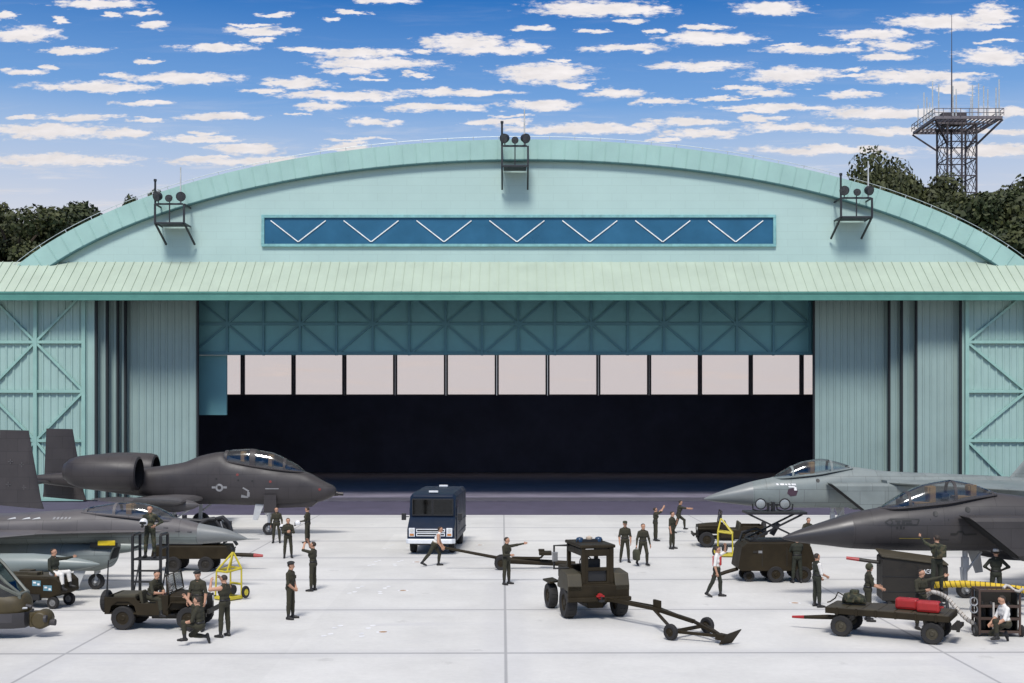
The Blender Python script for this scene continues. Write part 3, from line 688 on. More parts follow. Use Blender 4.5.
def tree(k, px, pytop, Y, rz, label, wide=1.):
    T, vs, fs, ml, h = KINDS[k]
    z = WZ(pytop, Y); o = thing('broadleaf_tree', label, 'tree', (WX(px, Y), Y, 0), rz, 'trees behind the hangar')
    s = z / h * 1.07
    if isinstance(T, MB):
        t = T.build('trunk', m_bark, o, smooth=60); c = MB().add(vs, fs).build('crown', ml, o)
        KINDS[k] = ((t, c), vs, fs, ml, h)
    else:
        for p in T: q = p.copy(); link(q, o)
    o.scale = (s * wide, s * wide, s)
    return o
tree(0, 14, 200, 118, 0, 'tall dark tree at the left edge beside the hangar arch', 1.05)
tree(2, 46, 206, 126, 70, 'second tree from the left edge, between the edge tree and the low rounded one', .9)
tree(1, 92, 197, 139, 30, 'rounded tree showing over the arch between the left trees and the left floodlights', 1.1)
tree(1, 150, 181, 150, 200, 'small treetop just peeping over the fascia by the left floodlight bracket', .5)
tree(2, 880, 149, 141, 120, 'leftmost and tallest tree rising behind the right side of the arch', .62)
tree(0, 915, 166, 146, 210, 'dark tree left of the lattice tower, beside the tallest tree', .8)
tree(1, 945, 196, 136, 15, 'low dark tree in front of the foot of the lattice tower', 1.1)
tree(0, 990, 183, 142, 150, 'dark tree just right of the lattice tower legs', .9)
tree(2, 1022, 175, 132, 250, 'big dark tree at the right edge behind the arch end', 1.)
tree(2, 902, 158, 148, 45, 'tree standing between the tallest one and the lattice tower', .6)
tree(0, 960, 188, 140, 100, 'tree directly before the lattice tower legs on their right', .8)
tree(1, 1008, 180, 128, 200, 'narrow dark tree between the tower and the right edge tree', .9)
tree(1, 975, 214, 134, 300, 'lower bushy tree between the lattice tower and the right end of the arch', 1.2)
# ================================================================== aircraft
m_strut = mat('pale landing gear', (.42, .43, .44), .45, var=.15)
m_tyre = mat('black rubber', (.016, .015, .015), .8, bump=.3)
m_hub = mat('grey hub', (.16, .16, .16), .5)
m_can = glass('canopy glass', (.78, .80, .81), .8, .11)
m_cock = mat('dark cockpit', (.02, .02, .024), .7)
m_seat = mat('tan ejection seat', (.22, .13, .05), .8)
m_nozz = mat('burnt metal', (.05, .045, .045), .4, metal=.7)
m_hole = mat('intake darkness', (.006, .006, .007), .9)

def grey(name, c, **k): return mat(name, c, .5, var=.16, scale=.8, panel=(1.15, .62, .010), grime=.5, spec=.4, **k)
m_a10 = grey('charcoal airframe', (.041, .036, .037))
m_a10l = grey('charcoal airframe light', (.085, .08, .082))
m_f15e = grey('dark gunship airframe', (.047, .043, .044))
m_f15er = mat('dark radome', (.034, .032, .034), .42, var=.1, scale=.6)
m_f15c = grey('pale grey green airframe', (.19, .22, .215))
m_f15cr = mat('grey green radome', (.17, .185, .185), .42, var=.1, scale=.6)
m_f16 = grey('two tone airframe', (.105, .097, .098), split=(2.0, .1, (.18, .205, .195)))
m_f16r = mat('grey radome', (.17, .18, .178), .42, var=.1, scale=.6)
m_tank = mat('pale tank grey', (.21, .245, .235), .4, var=.12, scale=.7)

class Fuse:
    """lofted body, nose at x = 0 and aft along -x; table rows: u, z centre, half width, height up, height down, roundness"""
    def __init__(s, rows): s.f = catmull(rows, 0); s.u0, s.u1 = rows[0][0], rows[-1][0]
    def ring(s, u, k=36):
        zc, hw, ht, hb, e = s.f(u); out = []
        for i in range(k):
            t = 2 * math.pi * i / k; c, n = math.cos(t), math.sin(t)
            y = hw * math.copysign(abs(c) ** (2 / e), c); z = (ht if n > 0 else hb) * math.copysign(abs(n) ** (2 / e), n)
            out.append(Vector((-u, y, zc + z)))
        return out
    def loft(s, a, b, n=40, ease=0, k=36):
        us = [a + (b - a) * (i / n) ** (1.7 if ease else 1) for i in range(n + 1)]
        return MB().rings([s.ring(u, k) for u in us])
    def y(s, u, z):
        zc, hw, ht, hb, e = s.f(u); d = z - zc; h = ht if d > 0 else hb
        q = max(0, 1 - min(1, abs(d) / h) ** e)
        return hw * q ** (1 / e)
    def decal(s, pts, sd, off=.012, n=3):
        """polygon in (u, z) laid on the skin of side sd (+1 left, -1 right), as a thin sheet cut into small faces"""
        return [(-u, sd * (s.y(u, z) + off), z) for u, z in pts]

def flat_decal(mb, fu, polys, sd):
    for p in polys: mb.add(fu.decal(p, sd), [tuple(range(len(p)))])

def wing(mb, root, tip, th=.05):
    """root/tip = (LE point, TE point): thin double-wedge plate with a rounded nose"""
    rr = []
    for (le, te) in (root, tip):
        le, te = Vector(le), Vector(te); c = (te - le); L = c.length; up = Vector((0, 0, 1)) if abs(le.z - te.z) < .9 * L else Vector((0, 1, 0))
        if mb_vertical: up = Vector((0, 1, 0))
        ring = []
        for t, h in ((0, 0), (.02, .45), (.12, .85), (.4, 1), (.75, .6), (1, .04)): ring.append(le + c * t + up * h * th * L)
        for t, h in ((.75, .6), (.4, 1), (.12, .85), (.02, .45)): ring.append(le + c * t - up * h * th * L)
        rr.append(ring)
    mb.rings(rr)
mb_vertical = False
def vfin(mb, root, tip, th=.04):
    global mb_vertical; mb_vertical = True; wing(mb, root, tip, th); mb_vertical = False

def wheel(name, par, c, r, w, ax=(0, 1, 0), hub=m_hub, tread=True):
    c = Vector(c); a = Vector(ax).normalized()
    t = MB(); t.lathe([(r * .55, -w * .42), (r * .9, -w * .5), (r, -w * .3), (r, w * .3), (r * .9, w * .5), (r * .55, w * .42), (r * .5, 0), (r * .55, -w * .42)], c, a, 22, cap=False)
    if tread:
        for k in range(18):
            q = 2 * math.pi * k / 18; u = a.orthogonal().normalized(); v = a.cross(u); d = u * math.cos(q) + v * math.sin(q)
            t.bar(c + d * r * .99 - a * w * .3, c + d * r * .99 + a * w * .3, r * .09, r * .05, up=d)
    o = t.build('wheel', m_tyre, par, smooth=40)
    h = MB(); h.lathe([(.01, -w * .36), (r * .2, -w * .40), (r * .26, -w * .3), (r * .5, -w * .28), (r * .56, -w * .42), (r * .56, w * .42), (r * .5, w * .28), (r * .26, w * .3), (r * .2, w * .40), (.01, w * .36)], c, a, 18)
    h.build('rim', hub, o, smooth=30)
    return o

def canopy(par, rows, bows, frame_mat, seats=(), cock=None):
    """glass bubble from rows (u, sill z, half width, height) with frame bows"""
    f = catmull(rows, 0); u0, u1 = rows[0][0], rows[-1][0]; K = 13
    def ring(u, g=1., lo=0):
        zs, hw, h = f(u); return [Vector((-u, g * hw * math.copysign(abs(math.cos(t)) ** .8, math.cos(t)), zs + g * h * max(0, math.sin(t)) ** .85)) for t in [math.pi * i / (K - 1) for i in range(K)]]
    n = 30; mb = MB(); mb.rings([ring(u0 + (u1 - u0) * i / n) for i in range(n + 1)], closed=False, cap=False)
    c = mb.build('canopy', m_can, par, smooth=60)
    fr = MB()
    for (u, w) in bows:
        for k in range(2): pass
        a, b = ring(u - w / 2, 1.015), ring(u + w / 2, 1.015); a2, b2 = ring(u - w / 2, .97), ring(u + w / 2, .97)
        fr.rings([[a[i], b[i], b2[i], a2[i]] for i in range(K)], True, True)
    for s in (0, K - 1):
        fr.tube([ring(u0 + (u1 - u0) * i / n, 1.0)[s] + Vector((0, 0, .01)) for i in range(n + 1)], .045, 6)
    fr.build('canopy_frame', frame_mat, c, smooth=40)
    tub = MB()
    for i in range(n):
        pass
    tub.rings([[Vector((-u, s * f(u)[1] * .9, f(u)[0] - dz)) for s, dz in ((-1, .0), (1, .0), (1, .35), (-1, .35))] for u in [u0 + .25 + (u1 - u0 - .4) * i / 10 for i in range(11)]])
    tub.build('cockpit', m_cock, par)
    for u in seats:
        zs = f(u)[0]; h = f(u)[2]; s = MB()
        s.box((-u, 0, zs + h * .18), (.2, .48, h * .85 + .3)); s.box((-u + .02, 0, zs + h * .66), (.26, .34, h * .34)); s.box((-u + .34, 0, zs - .02), (.55, .46, .16)); s.cyl((-u - .06, -.2, zs + h * .8), (-u - .06, .2, zs + h * .8), .05, seg=8)
        s.build('seat', m_seat, par, bevel=.03)
        p = MB(); p.box((-u + .95, 0, zs + .05), (.25, .6, .22)); p.build('instrument_hood', m_cock, par, bevel=.04)
    return c, f

def ngear(par, u, zt, r, w, door=True, x2=0):
    g = MB(); g.cyl((-u, 0, r), (-u, 0, zt), .075, .09, seg=10); g.bar((-u, 0, r + .55), (-u - .55, 0, zt - .05), .06); g.cyl((-u, -w, r), (-u, w, r), .05, seg=8)
    g.box((-u, 0, (r + zt) / 2 + .25), (.2, .2, .35)); g.bar((-u + .1, 0, r + .3), (-u + .14, 0, r + .75), .06)
    s = g.build('nose_gear', m_strut, par, smooth=40)
    wheel('nose_wheel', par, (-u, 0, r), r, w)
    if door:
        d = MB(); d.prism([(-u - .18, -.34, zt), (-u - .62, -.38, zt), (-u - .75, -.42, zt - .78), (-u - .5, -.42, zt - .82)], (0, .04, 0)); d.build('gear_door', m_strut, par)
def mgear(par, u, y, zt, r, w):
    for s in (-1, 1):
        g = MB(); g.cyl((-u, s * y, r), (-u + .1, s * (y - .25), zt), .1, seg=10); g.bar((-u, s * y, r + .5), (-u + .8, s * (y - .4), zt), .08); g.build('main_gear', m_strut, par, smooth=40)
        wheel('main_wheel', par, (-u, s * (y + .16), r), r, w)

def insignia(mb, fu, u, z, r, sd):
    ring = [(u + r * math.cos(2*math.pi*i/16), z + r * math.sin(2*math.pi*i/16)) for i in range(16)]
    inn = [(u + r * .5 * math.cos(2*math.pi*i/16), z + r * .5 * math.sin(2*math.pi*i/16)) for i in range(16)]
    for i in range(16):
        j = (i + 1) % 16; flat_decal(mb, fu, [[ring[i], ring[j], inn[j], inn[i]]], sd)
    for s in (-1, 1):
        flat_decal(mb, fu, [[(u + s * r * 1.02, z + r * .35), (u + s * r * 1.9, z + r * .35), (u + s * r * 1.9, z - r * .2), (u + s * r * 1.02, z - r * .2)]], sd)

m_mark = mat('pale grey stencil', (.24, .24, .245), .6)
m_markw = mat('white stencil', (.75, .75, .75), .6)
m_markd = mat('black stencil', (.012, .012, .012), .6)
m_redspot = mat('dull red light', (.18, .03, .025), .5)

# ---------------------------------------------------------------- attack jet (left rear), local frame: nose at origin
AJ = thing('attack_jet', 'charcoal twin tailed attack jet with two round engines mounted high behind the cockpit', 'aircraft', (WX(336, 61), 61, 0), 0, 'military jets on the apron')
fa10 = Fuse([(0, 2.25, .12, .12, .12, 2), (.12, 2.24, .3, .26, .26, 2), (.45, 2.24, .46, .42, .42, 2.2), (1.5, 2.35, .62, .86, .78, 2.3), (2.6, 2.4, .68, 1.02, .88, 2.4), (4.1, 2.5, .72, 1.18, .98, 2.5), (5.4, 2.6, .74, 1.36, 1.05, 2.5), (5.7, 2.65, .74, 1.58, 1.08, 2.3),
    (6.8, 2.65, .74, 1.40, 1.08, 2.3), (7.8, 2.6, .74, 1.08, .98, 2.5), (9.9, 2.6, .70, .80, .62, 2.5), (12, 2.7, .6, .6, .45, 2.4), (14.5, 2.8, .38, .32, .24, 2.2), (16, 2.85, .12, .12, .1, 2)])
fa10.loft(0, 16, 90, 1, 40).build('fuselage', m_a10, AJ, smooth=50)
canopy(AJ, [(1.5, 3.15, .12, .02), (1.9, 3.22, .4, .3), (2.6, 3.3, .5, .62), (3.3, 3.38, .52, .84), (4.1, 3.5, .52, .86), (5.0, 3.65, .5, .7), (5.6, 3.75, .46, .55)], [(2.55, .12), (4.15, .3), (5.5, .14)], m_a10, (3.3, 4.7))
g = MB(); g.cyl((.0, .1, 2.1), (.36, .1, 2.08), .09, seg=12); g.cyl((-.3, .1, 2.1), (.08, .1, 2.1), .16, .12, seg=12); g.build('gun_barrel', m_nozz, AJ, smooth=40)
g = MB(); g.rings([[Vector((-u, y * .38, z)) for y, z in ((-1, 1.75), (1, 1.75), (.8, 1.75 - d), (-.8, 1.75 - d))] for u, d in ((.9, .05), (1.2, .3), (2.9, .36), (3.4, .1))]); g.build('gun_fairing', m_a10, AJ, smooth=30, bevel=.04)
for s in (-1, 1):
    c = (-9.9, s * 1.42, 3.2); e = MB()
    e.lathe([(.73, 0), (.84, .05), (.9, .3), (.92, 1.2), (.88, 2.3), (.78, 3.0), (.62, 3.45), (.5, 3.55), (.4, 3.7)], (-9.55, s * 1.42, 3.2), (-1, 0, .03), 32, cap=False)
    e.build('engine_nacelle', m_a10, AJ, smooth=50)
    e = MB(); e.lathe([(.72, .03), (.66, .6), (.02, .65)], (-9.55, s * 1.42, 3.2), (-1, 0, .03), 28, cap=False); e.build('intake', m_hole, AJ, smooth=50)
    p = MB(); p.box((-11.4, s * .72, 3.05), (2.2, .8, .5)); p.build('engine_pylon', m_a10, AJ, bevel=.1)
    w = MB(); wing(w, ((-6.6, s * .5, 1.9), (-9.9, s * .5, 1.95)), ((-6.9, s * 3.6, 1.92), (-9.9, s * 3.6, 1.95)), .06); wing(w, ((-6.9, s * 3.6, 1.92), (-9.9, s * 3.6, 1.95)), ((-7.6, s * 8.5, 2.4), (-9.5, s * 8.5, 2.42)), .06)
    w.build('wing', m_a10l, AJ, smooth=40)
    p = MB(); p.lathe([(.02, 0), (.2, .35), (.34, 1.), (.36, 2.2), (.25, 3.), (.03, 3.5)], (-6.2, s * 2.7, 1.72), (-1, 0, 0), 20); p.build('gear_pod', m_a10l, AJ, smooth=50)
    f = MB(); vfin(f, ((-13.7, s * 2.9, 1.55), (-16.05, s * 2.9, 1.75)), ((-13.85, s * 2.9, 2.0), (-16.0, s * 2.9, 2.0)), .05); vfin(f, ((-13.85, s * 2.9, 2.0), (-16.0, s * 2.9, 2.0)), ((-14.45, s * 2.9, 5.35), (-15.85, s * 2.9, 5.38)), .05)
    fo = f.build('tail_fin', m_a10, AJ, smooth=40)
    d = MB()
    for (u, z) in ((15.3, 3.85), (14.75, 3.7), (15.4, 2.75), (14.65, 2.6)):
        for a in (0, 1):
            v = Vector((.12, 0, 0)) if a == 0 else Vector((0, 0, .12)); o_ = Vector((-u, s * 3.0, z)); t_ = Vector((0, 0, .02)) if a == 0 else Vector((.02, 0, 0))
            d.add([o_ - v - t_, o_ + v - t_, o_ + v + t_, o_ - v + t_], [(0, 1, 2, 3)])
    d.build('fin_marking', m_a10l, fo)
    pn = MB(); pn.lathe([(.02, 0), (.14, .3), (.17, 1.0), (.17, 2.2), (.06, 2.6)], (-7.2, s * 4.6, 1.45), (-1, 0, 0), 12); pn.box((-8.3, s * 4.6, 1.72), (1.2, .1, .3)); pn.build('pylon_store', m_a10l, AJ, smooth=40)
h = MB(); wing(h, ((-14.4, -2.9, 2.72), (-16.0, -2.9, 2.74)), ((-14.4, 2.9, 2.72), (-16.0, 2.9, 2.74)), .05); h.build('tailplane', m_a10, AJ, smooth=40)
d = MB(); insignia(d, fa10, 5.75, 2.45, .2, -1); d.build('insignia', m_mark, AJ); d = MB(); flat_decal(d, fa10, [[(3.45, 2.42), (2.78, 2.42), (2.78, 2.37), (3.45, 2.37)]], -1); d.build('stripe', m_mark, AJ); d = MB()
flat_decal(d, fa10, [[(4.6, 2.42), (4.3, 2.24), (4.25, 2.3), (4.55, 2.48)], [(4.34, 2.28), (4.22, 2.2), (4.25, 1.98), (4.38, 2.02), (4.36, 2.16)], [(4.65, 2.1), (4.3, 2.0), (4.32, 1.92), (4.68, 1.95)]], -1)
d.build('marking', m_mark, AJ)
d = MB()
for (u, z) in ((4.85, 3.1), (3.2, 2.75), (.75, 2.35)): flat_decal(d, fa10, [[(u + .07 * math.cos(i * .785), z + .07 * math.sin(i * .785)) for i in range(8)]], -1)
d.build('light', m_redspot, AJ)
d = MB()
for (u, z) in ((4.8, 2.82), (4.1, 2.78), (5.9, 2.9), (5.85, 2.55)): flat_decal(d, fa10, [[(u + .05 * math.cos(i * .785), z + .05 * math.sin(i * .785)) for i in range(8)]], -1)
d.build('vent', m_markd, AJ)
lad = MB()
for y in (-.72,): lad.box((-3.2, y - .04, 1.65), (.62, .05, .9)); lad.box((-3.2, y - .05, 1.22), (.9, .06, .05))
lad.build('crew_step', m_a10, AJ)
ngear(AJ, 3.4, 1.6, .32, .2); mgear(AJ, 7.6, 2.7, 1.5, .46, .3)

# ---------------------------------------------------------------- single engine fighter (left front)
FJ = thing('fighter_jet', 'grey pointed nose single engine fighter parked behind the jeep, pilot ladder at its cockpit', 'aircraft', (WX(248, 42), 42, 0), 0, 'military jets on the apron')
ff = Fuse([(0, 1.76, .02, .02, .02, 2), (.35, 1.82, .13, .13, .12, 2), (.8, 1.88, .24, .24, .21, 2), (1.7, 1.93, .37, .38, .34, 2.1), (2.45, 2.02, .45, .48, .42, 2.2), (3.6, 2.08, .52, .56, .48, 2.2), (4.65, 2.12, .58, .62, .52, 2.3), (5.5, 2.14, .64, .68, .55, 2.2), (6.6, 2.14, .74, .62, .58, 2.3), (8.7, 2.12, .85, .53, .62, 2.4), (12.5, 2.05, .75, .55, .62, 2.3), (14.2, 2.0, .58, .52, .52, 2)])
ff.loft(0, 1.7, 20, 1).build('radome', m_f16r, FJ, smooth=50); ff.loft(1.702, 14.2, 60).build('fuselage', m_f16, FJ, smooth=50)
p = MB(); p.cyl((-.02, 0, 1.76), (.42, 0, 1.76), .025, .012, seg=8); p.build('pitot_probe', m_f16r, FJ)
canopy(FJ, [(2.4, 2.38, .1, .02), (2.8, 2.42, .36, .28), (3.3, 2.48, .44, .44), (3.7, 2.52, .46, .5), (4.5, 2.6, .46, .43), (5.2, 2.66, .42, .28), (5.7, 2.7, .36, .14)], [(4.55, .1), (5.55, .1)], m_f16, (4.1,))
i_ = MB(); R_ = []
for u, w, zt, zb in ((4.55, .55, 1.6, .78), (5.2, .62, 1.6, .66), (6.5, .68, 1.7, .66), (9., .68, 1.9, .8), (11.5, .5, 1.9, 1.2)):
    ring = []
    for k in range(20):
        t = 2 * math.pi * k / 20; c, n = math.cos(t), math.sin(t); zc, h = (zt + zb) / 2, (zt - zb) / 2
        ring.append(Vector((-u - (.25 * (1 - n) / 2 if u < 4.6 else 0), w * math.copysign(abs(c) ** .7, c), zc + h * math.copysign(abs(n) ** .8, n))))
    R_.append(ring)
i_.rings(R_); i_.build('air_intake', m_f16, FJ, smooth=50)
h = MB(); h.rings([[p + Vector((.012, 0, 0)) + (Vector((p.x, 0, 1.18)) - p) * .28 for p in R_[0]], [p + Vector((.01, 0, 0)) + (Vector((p.x, 0, 1.18)) - p) * .3 for p in R_[0]]]); h.build('intake', m_hole, FJ)
for s in (-1, 1):
    w = MB(); wing(w, ((-6.3, s * .7, 2.06), (-11.1, s * .7, 2.06)), ((-9.6, s * 4.7, 2.04), (-11.0, s * 4.7, 2.04)), .022); w.build('wing', m_f16, FJ, smooth=40)
    w = MB(); wing(w, ((-2.6, s * .42, 2.08), (-6.9, s * .5, 2.08)), ((-5.9, s * 1.18, 2.07), (-6.9, s * 1.5, 2.07)), .012); w.build('strake', m_f16, FJ, smooth=40)
    t = MB(); t.lathe([(.02, 0), (.1, .25), (.2, .7), (.3, 1.4), (.36, 2.2), (.36, 3.8), (.2, 4.9), (.03, 5.5)], (-4.3, s * 2.6, 1.2), (-1, 0, .0), 24); t.box((-8.9, s * 2.6, 1.8), (1.5, .1, .5)); t.build('drop_tank', m_tank, FJ, smooth=45)
    w = MB(); wing(w, ((-11.9, s * .8, 1.95), (-14.4, s * .8, 1.95)), ((-13.8, s * 2.8, 1.7), (-14.9, s * 2.8, 1.7)), .02); w.build('tailplane', m_f16, FJ, smooth=40)
v = MB(); vfin(v, ((-9.6, 0, 2.5), (-13.6, 0, 2.5)), ((-12.9, 0, 5.0), (-14.4, 0, 5.0)), .025); v.build('tail_fin', m_f16, FJ, smooth=40)
n = MB(); n.lathe([(.5, 0), (.56, .1), (.42, 1.), (.36, 1.0)], (-14.15, 0, 2.0), (-1, 0, 0), 24); n.build('exhaust_nozzle', m_nozz, FJ, smooth=40)
d = MB()
for k, a in enumerate((7.0, 7.35, 7.85)): flat_decal(d, ff, [[(a, 2.53), (a + .3, 2.5), (a + .22, 2.54), (a + .06, 2.58)]], -1); d.build('white_flash', m_strut, FJ); d = MB()
for k in range(5): flat_decal(d, ff, [[(6.6 - k * .13, 2.5), (6.53 - k * .13, 2.5), (6.5 - k * .13, 2.58), (6.57 - k * .13, 2.58)]], -1)
d.build('serial_number', m_mark, FJ)
d = MB(); d.box((-4.73, -.66, 1.69), (.6, .05, .17)); d.build('yellow_panel', mat('yellow panel', (.75, .55, .02), .5), FJ, bevel=.015)
d = MB(); d.box((-4.83, -.65, 1.62), (.95, .03, .16)); d.build('gun_port', m_markd, FJ)
d = MB()
for (u, z) in ((1.95, 2.05), (2.35, 2.08), (2.75, 2.2), (3.3, 2.25)): d.box((-u, -ff.y(u, z) - .004, z), (.16, .02, .05))
d.build('sensor_bump', m_a10l, FJ, bevel=.008)
ngear(FJ, 5.3, .9, .28, .16); mgear(FJ, 8.6, 1.15, 1.2, .36, .22)

# ---------------------------------------------------------------- twin engine fighters facing left
def eagle(name, label, loc, m, mr, two, extra):
    t = thing(name, label, 'aircraft', loc, 180, 'military jets on the apron')
    fu = Fuse([(0, 2.0, .02, .02, .02, 2), (.3, 2.03, .14, .14, .13, 2), (.75, 2.08, .26, .26, .25, 2), (1.5, 2.17, .42, .42, .42, 2), (2.25, 2.24, .54, .58, .58, 2.05), (3.3, 2.3, .63, .73, .69, 2.2), (4.1, 2.32, .68, .82, .73, 2.3), (5.3, 2.36, .72, .92, .78, 2.3), (7.0, 2.42, .78, 1.1, .84, 2.3), (7.6, 2.42, .8, 1.03, .86, 2.4), (8.6, 2.42, .82, .9, .88, 2.5), (12, 2.42, .8, .75, .85, 2.5), (15, 2.42, .7, .6, .7, 2.4), (17.5, 2.42, .3, .2, .3, 2)])
    fu.loft(0, 2.25, 24, 1).build('radome', mr, t, smooth=50); fu.loft(2.252, 17.5, 70).build('fuselage', m, t, smooth=50)
    if two: rows = [(3.25, 2.98, .1, .02), (3.6, 3.0, .42, .24), (4.15, 3.06, .52, .5), (4.8, 3.13, .54, .68), (5.4, 3.2, .54, .72), (6.2, 3.34, .5, .5), (7.0, 3.46, .4, .1)]; bows = [(4.12, .1), (5.62, .1), (6.9, .1)]; seats = (4.95, 6.3)
    else: rows = [(3.25, 2.98, .1, .02), (3.6, 3.0, .42, .24), (4.15, 3.06, .52, .5), (4.8, 3.13, .54, .68), (5.4, 3.2, .54, .7), (6.2, 3.34, .5, .45), (6.95, 3.46, .4, .1)]; bows = [(4.12, .1), (5.95, .12), (6.85, .1)]; seats = (5.1,)
    canopy(t, rows, bows, m, seats)
    for s in (-1, 1):
        i_ = MB(); RR = []
        for u, dz in ((0, 0), (1.0, 0), (4., 0), (8., -.05)):
            ring = []
            for y, z in ((.78, 2.82), (1.68, 2.82), (1.78, 2.7), (1.78, 1.6), (1.6, 1.42), (.9, 1.42), (.78, 1.6)):
                k = (2.82 - z) / 1.4
                ring.append(Vector((-(5.6 + 1.75 * k) if u == 0 else -(6.6 + u + .6 * k * (u < 2)), s * y, z + dz)))
            RR.append(ring)
        i_.rings(RR); i_.build('air_intake', m, t, smooth=30)
        h = MB(); c0 = Vector((-6.4, s * 1.28, 2.15)); h.add([p.lerp(c0, .09) + Vector((.02, 0, 0)) for p in RR[0]], [tuple(range(7))]); h.build('intake', m_hole, t)
        b = MB(); b.rings([[Vector((-u, s * y, z)) for y, z in ((.5, 2.95 - d), (1.55 - d, 2.95 - d), (1.8 - d, 2.7 - d), (1.8 - d, 1.7 + d), (1.5 - d, 1.45 + d), (.5, 1.45 + d))] for u, d in ((8.2, 0), (12, 0), (16, .08), (17.6, .2))]); b.build('engine_bay', m, t, smooth=30)
        n = MB(); n.lathe([(.55, 0), (.58, .2), (.42, 1.3), (.36, 1.3)], (-17.5, s * .95, 2.25), (-1, 0, 0), 20); n.build('exhaust_nozzle', m_nozz, t, smooth=40)
        w = MB(); wing(w, ((-8.2, s * 1.6, 2.86), (-14.6, s * 1.6, 2.86)), ((-12.6, s * 6.4, 2.78), (-14.9, s * 6.4, 2.78)), .022); w.build('wing', m, t, smooth=40)
        v = MB(); vfin(v, ((-15.2, s * 1.75, 2.9), (-18.2, s * 1.75, 2.9)), ((-17.6, s * 1.75, 5.7), (-18.7, s * 1.75, 5.7)), .03); v.build('tail_fin', m, t, smooth=40)
        w = MB(); wing(w, ((-15.4, s * 1.9, 2.5), (-18.2, s * 1.9, 2.5)), ((-17.6, s * 4.2, 2.5), (-19.2, s * 4.2, 2.5)), .02); w.build('tailplane', m, t, smooth=40)
        if extra:
            c = MB(); c.lathe([(.02, 0), (.25, .9), (.45, 2.), (.5, 4), (.3, 6), (.05, 7)], (-7.4, s * 1.62, 2.2), (-1, 0, 0), 20); c.build('conformal_tank', m, t, smooth=45)
            b = MB(); b.lathe([(.02, 0), (.09, .15), (.2, .8), (.26, 1.5), (.26, 3.0), (.1, 4.)], (-7.25, s * 2.9, 1.25), (-1, 0, -.05), 16); b.build('drop_tank', m_f15er, t, smooth=45)
            b = MB(); b.box((-9.3, s * 2.9, 2.1), (1.8, .12, 1.3)); b.build('pylon', m, t)
    d = MB()
    for (u, z) in ((4.9, 2.86), (5.95, 3.0)) if two else ((5.25, 2.9),):
        flat_decal(d, fu, [[(u + .09 * math.cos(i * .628), z + .09 * math.sin(i * .628)) for i in range(10)]], 1)
    d.build('vent', m_markd, t)
    ngear(t, 6.1, 1.6, .28, .2); mgear(t, 11.9, 1.4, 1.5, .44, .26)
    return t, fu
ED, fe = eagle('strike_fighter', 'dark grey two seat strike fighter pointing left in front, black radome, tan seats under glass', (WX(782, 40), 40, 0), m_f15e, m_f15er, True, True)
EC, fc = eagle('air_superiority_fighter', 'pale grey green single seat fighter pointing left, parked behind the dark fighter', (WX(704, 57), 57, .12), m_f15c, m_f15cr, False, False)
def strip(mb, fu, pts, w, sd):
    for (a, b) in zip(pts, pts[1:]):
        dx, dz = b[0] - a[0], b[1] - a[1]; l = math.hypot(dx, dz); nx, nz = -dz / l * w, dx / l * w
        flat_decal(mb, fu, [[(a[0] + nx, a[1] + nz), (b[0] + nx, b[1] + nz), (b[0] - nx, b[1] - nz), (a[0] - nx, a[1] - nz)]], sd)
d = MB()   # outlined badge and stencils below the dark fighter's windscreen
strip(d, fe, [(3.25, 2.58), (3.42, 2.68), (4.35, 2.68), (4.28, 2.5), (3.4, 2.48), (3.25, 2.58)], .022, 1)
strip(d, fe, [(3.44, 2.66), (3.5, 2.58), (3.42, 2.5)], .02, 1)
for (a, b, c, e) in ((3.58, 3.75, 2.64, 2.6), (3.8, 4.1, 2.65, 2.6), (3.62, 3.72, 2.58, 2.5), (3.78, 3.88, 2.58, 2.5), (3.92, 4.12, 2.57, 2.52), (3.6, 3.66, 2.44, 2.36), (3.72, 3.78, 2.46, 2.36), (3.82, 3.87, 2.44, 2.36)):
    flat_decal(d, fe, [[(a, c), (b, c), (b, e), (a, e)]], 1)
strip(d, fe, [(5.35, 2.2), (5.55, 2.2), (5.6, 2.28), (5.75, 2.28), (5.8, 2.18), (6.2, 2.2)], .03, 1)
strip(d, fe, [(4.72, 2.7), (4.72, 2.0), (5.3, 2.0), (5.3, 2.7)], .008, 1)
d.build('stencil', m_markd, ED)
d = MB(); strip(d, fe, [(3.7, 2.05), (4.7, 2.05)], .012, 1); d.build('yellow_stencil', mat('dull yellow stencil', (.2, .16, .03), .6), ED)
d = MB()
for (a, b, c, e) in ((3.3, 3.4, 2.76, 2.68), (3.48, 3.66, 2.76, 2.68), (3.7, 3.8, 2.75, 2.68), (3.84, 3.95, 2.76, 2.68), (4.0, 4.2, 2.76, 2.68), (3.85, 4.15, 2.64, 2.58), (4.1, 4.22, 2.6, 2.44)):
    flat_decal(d, fc, [[(a, c), (b, c), (b + .03, e), (a + .03, e)]], 1)
d.build('white_stencil', m_markw, EC)
d = MB(); flat_decal(d, fc, [[(3.85, 2.5), (4.1, 2.56), (4.3, 2.42), (4.22, 2.2), (3.95, 2.16), (3.8, 2.3)]], 1); d.build('crest', mat('dark maroon crest', (.045, .02, .035), .6), EC)

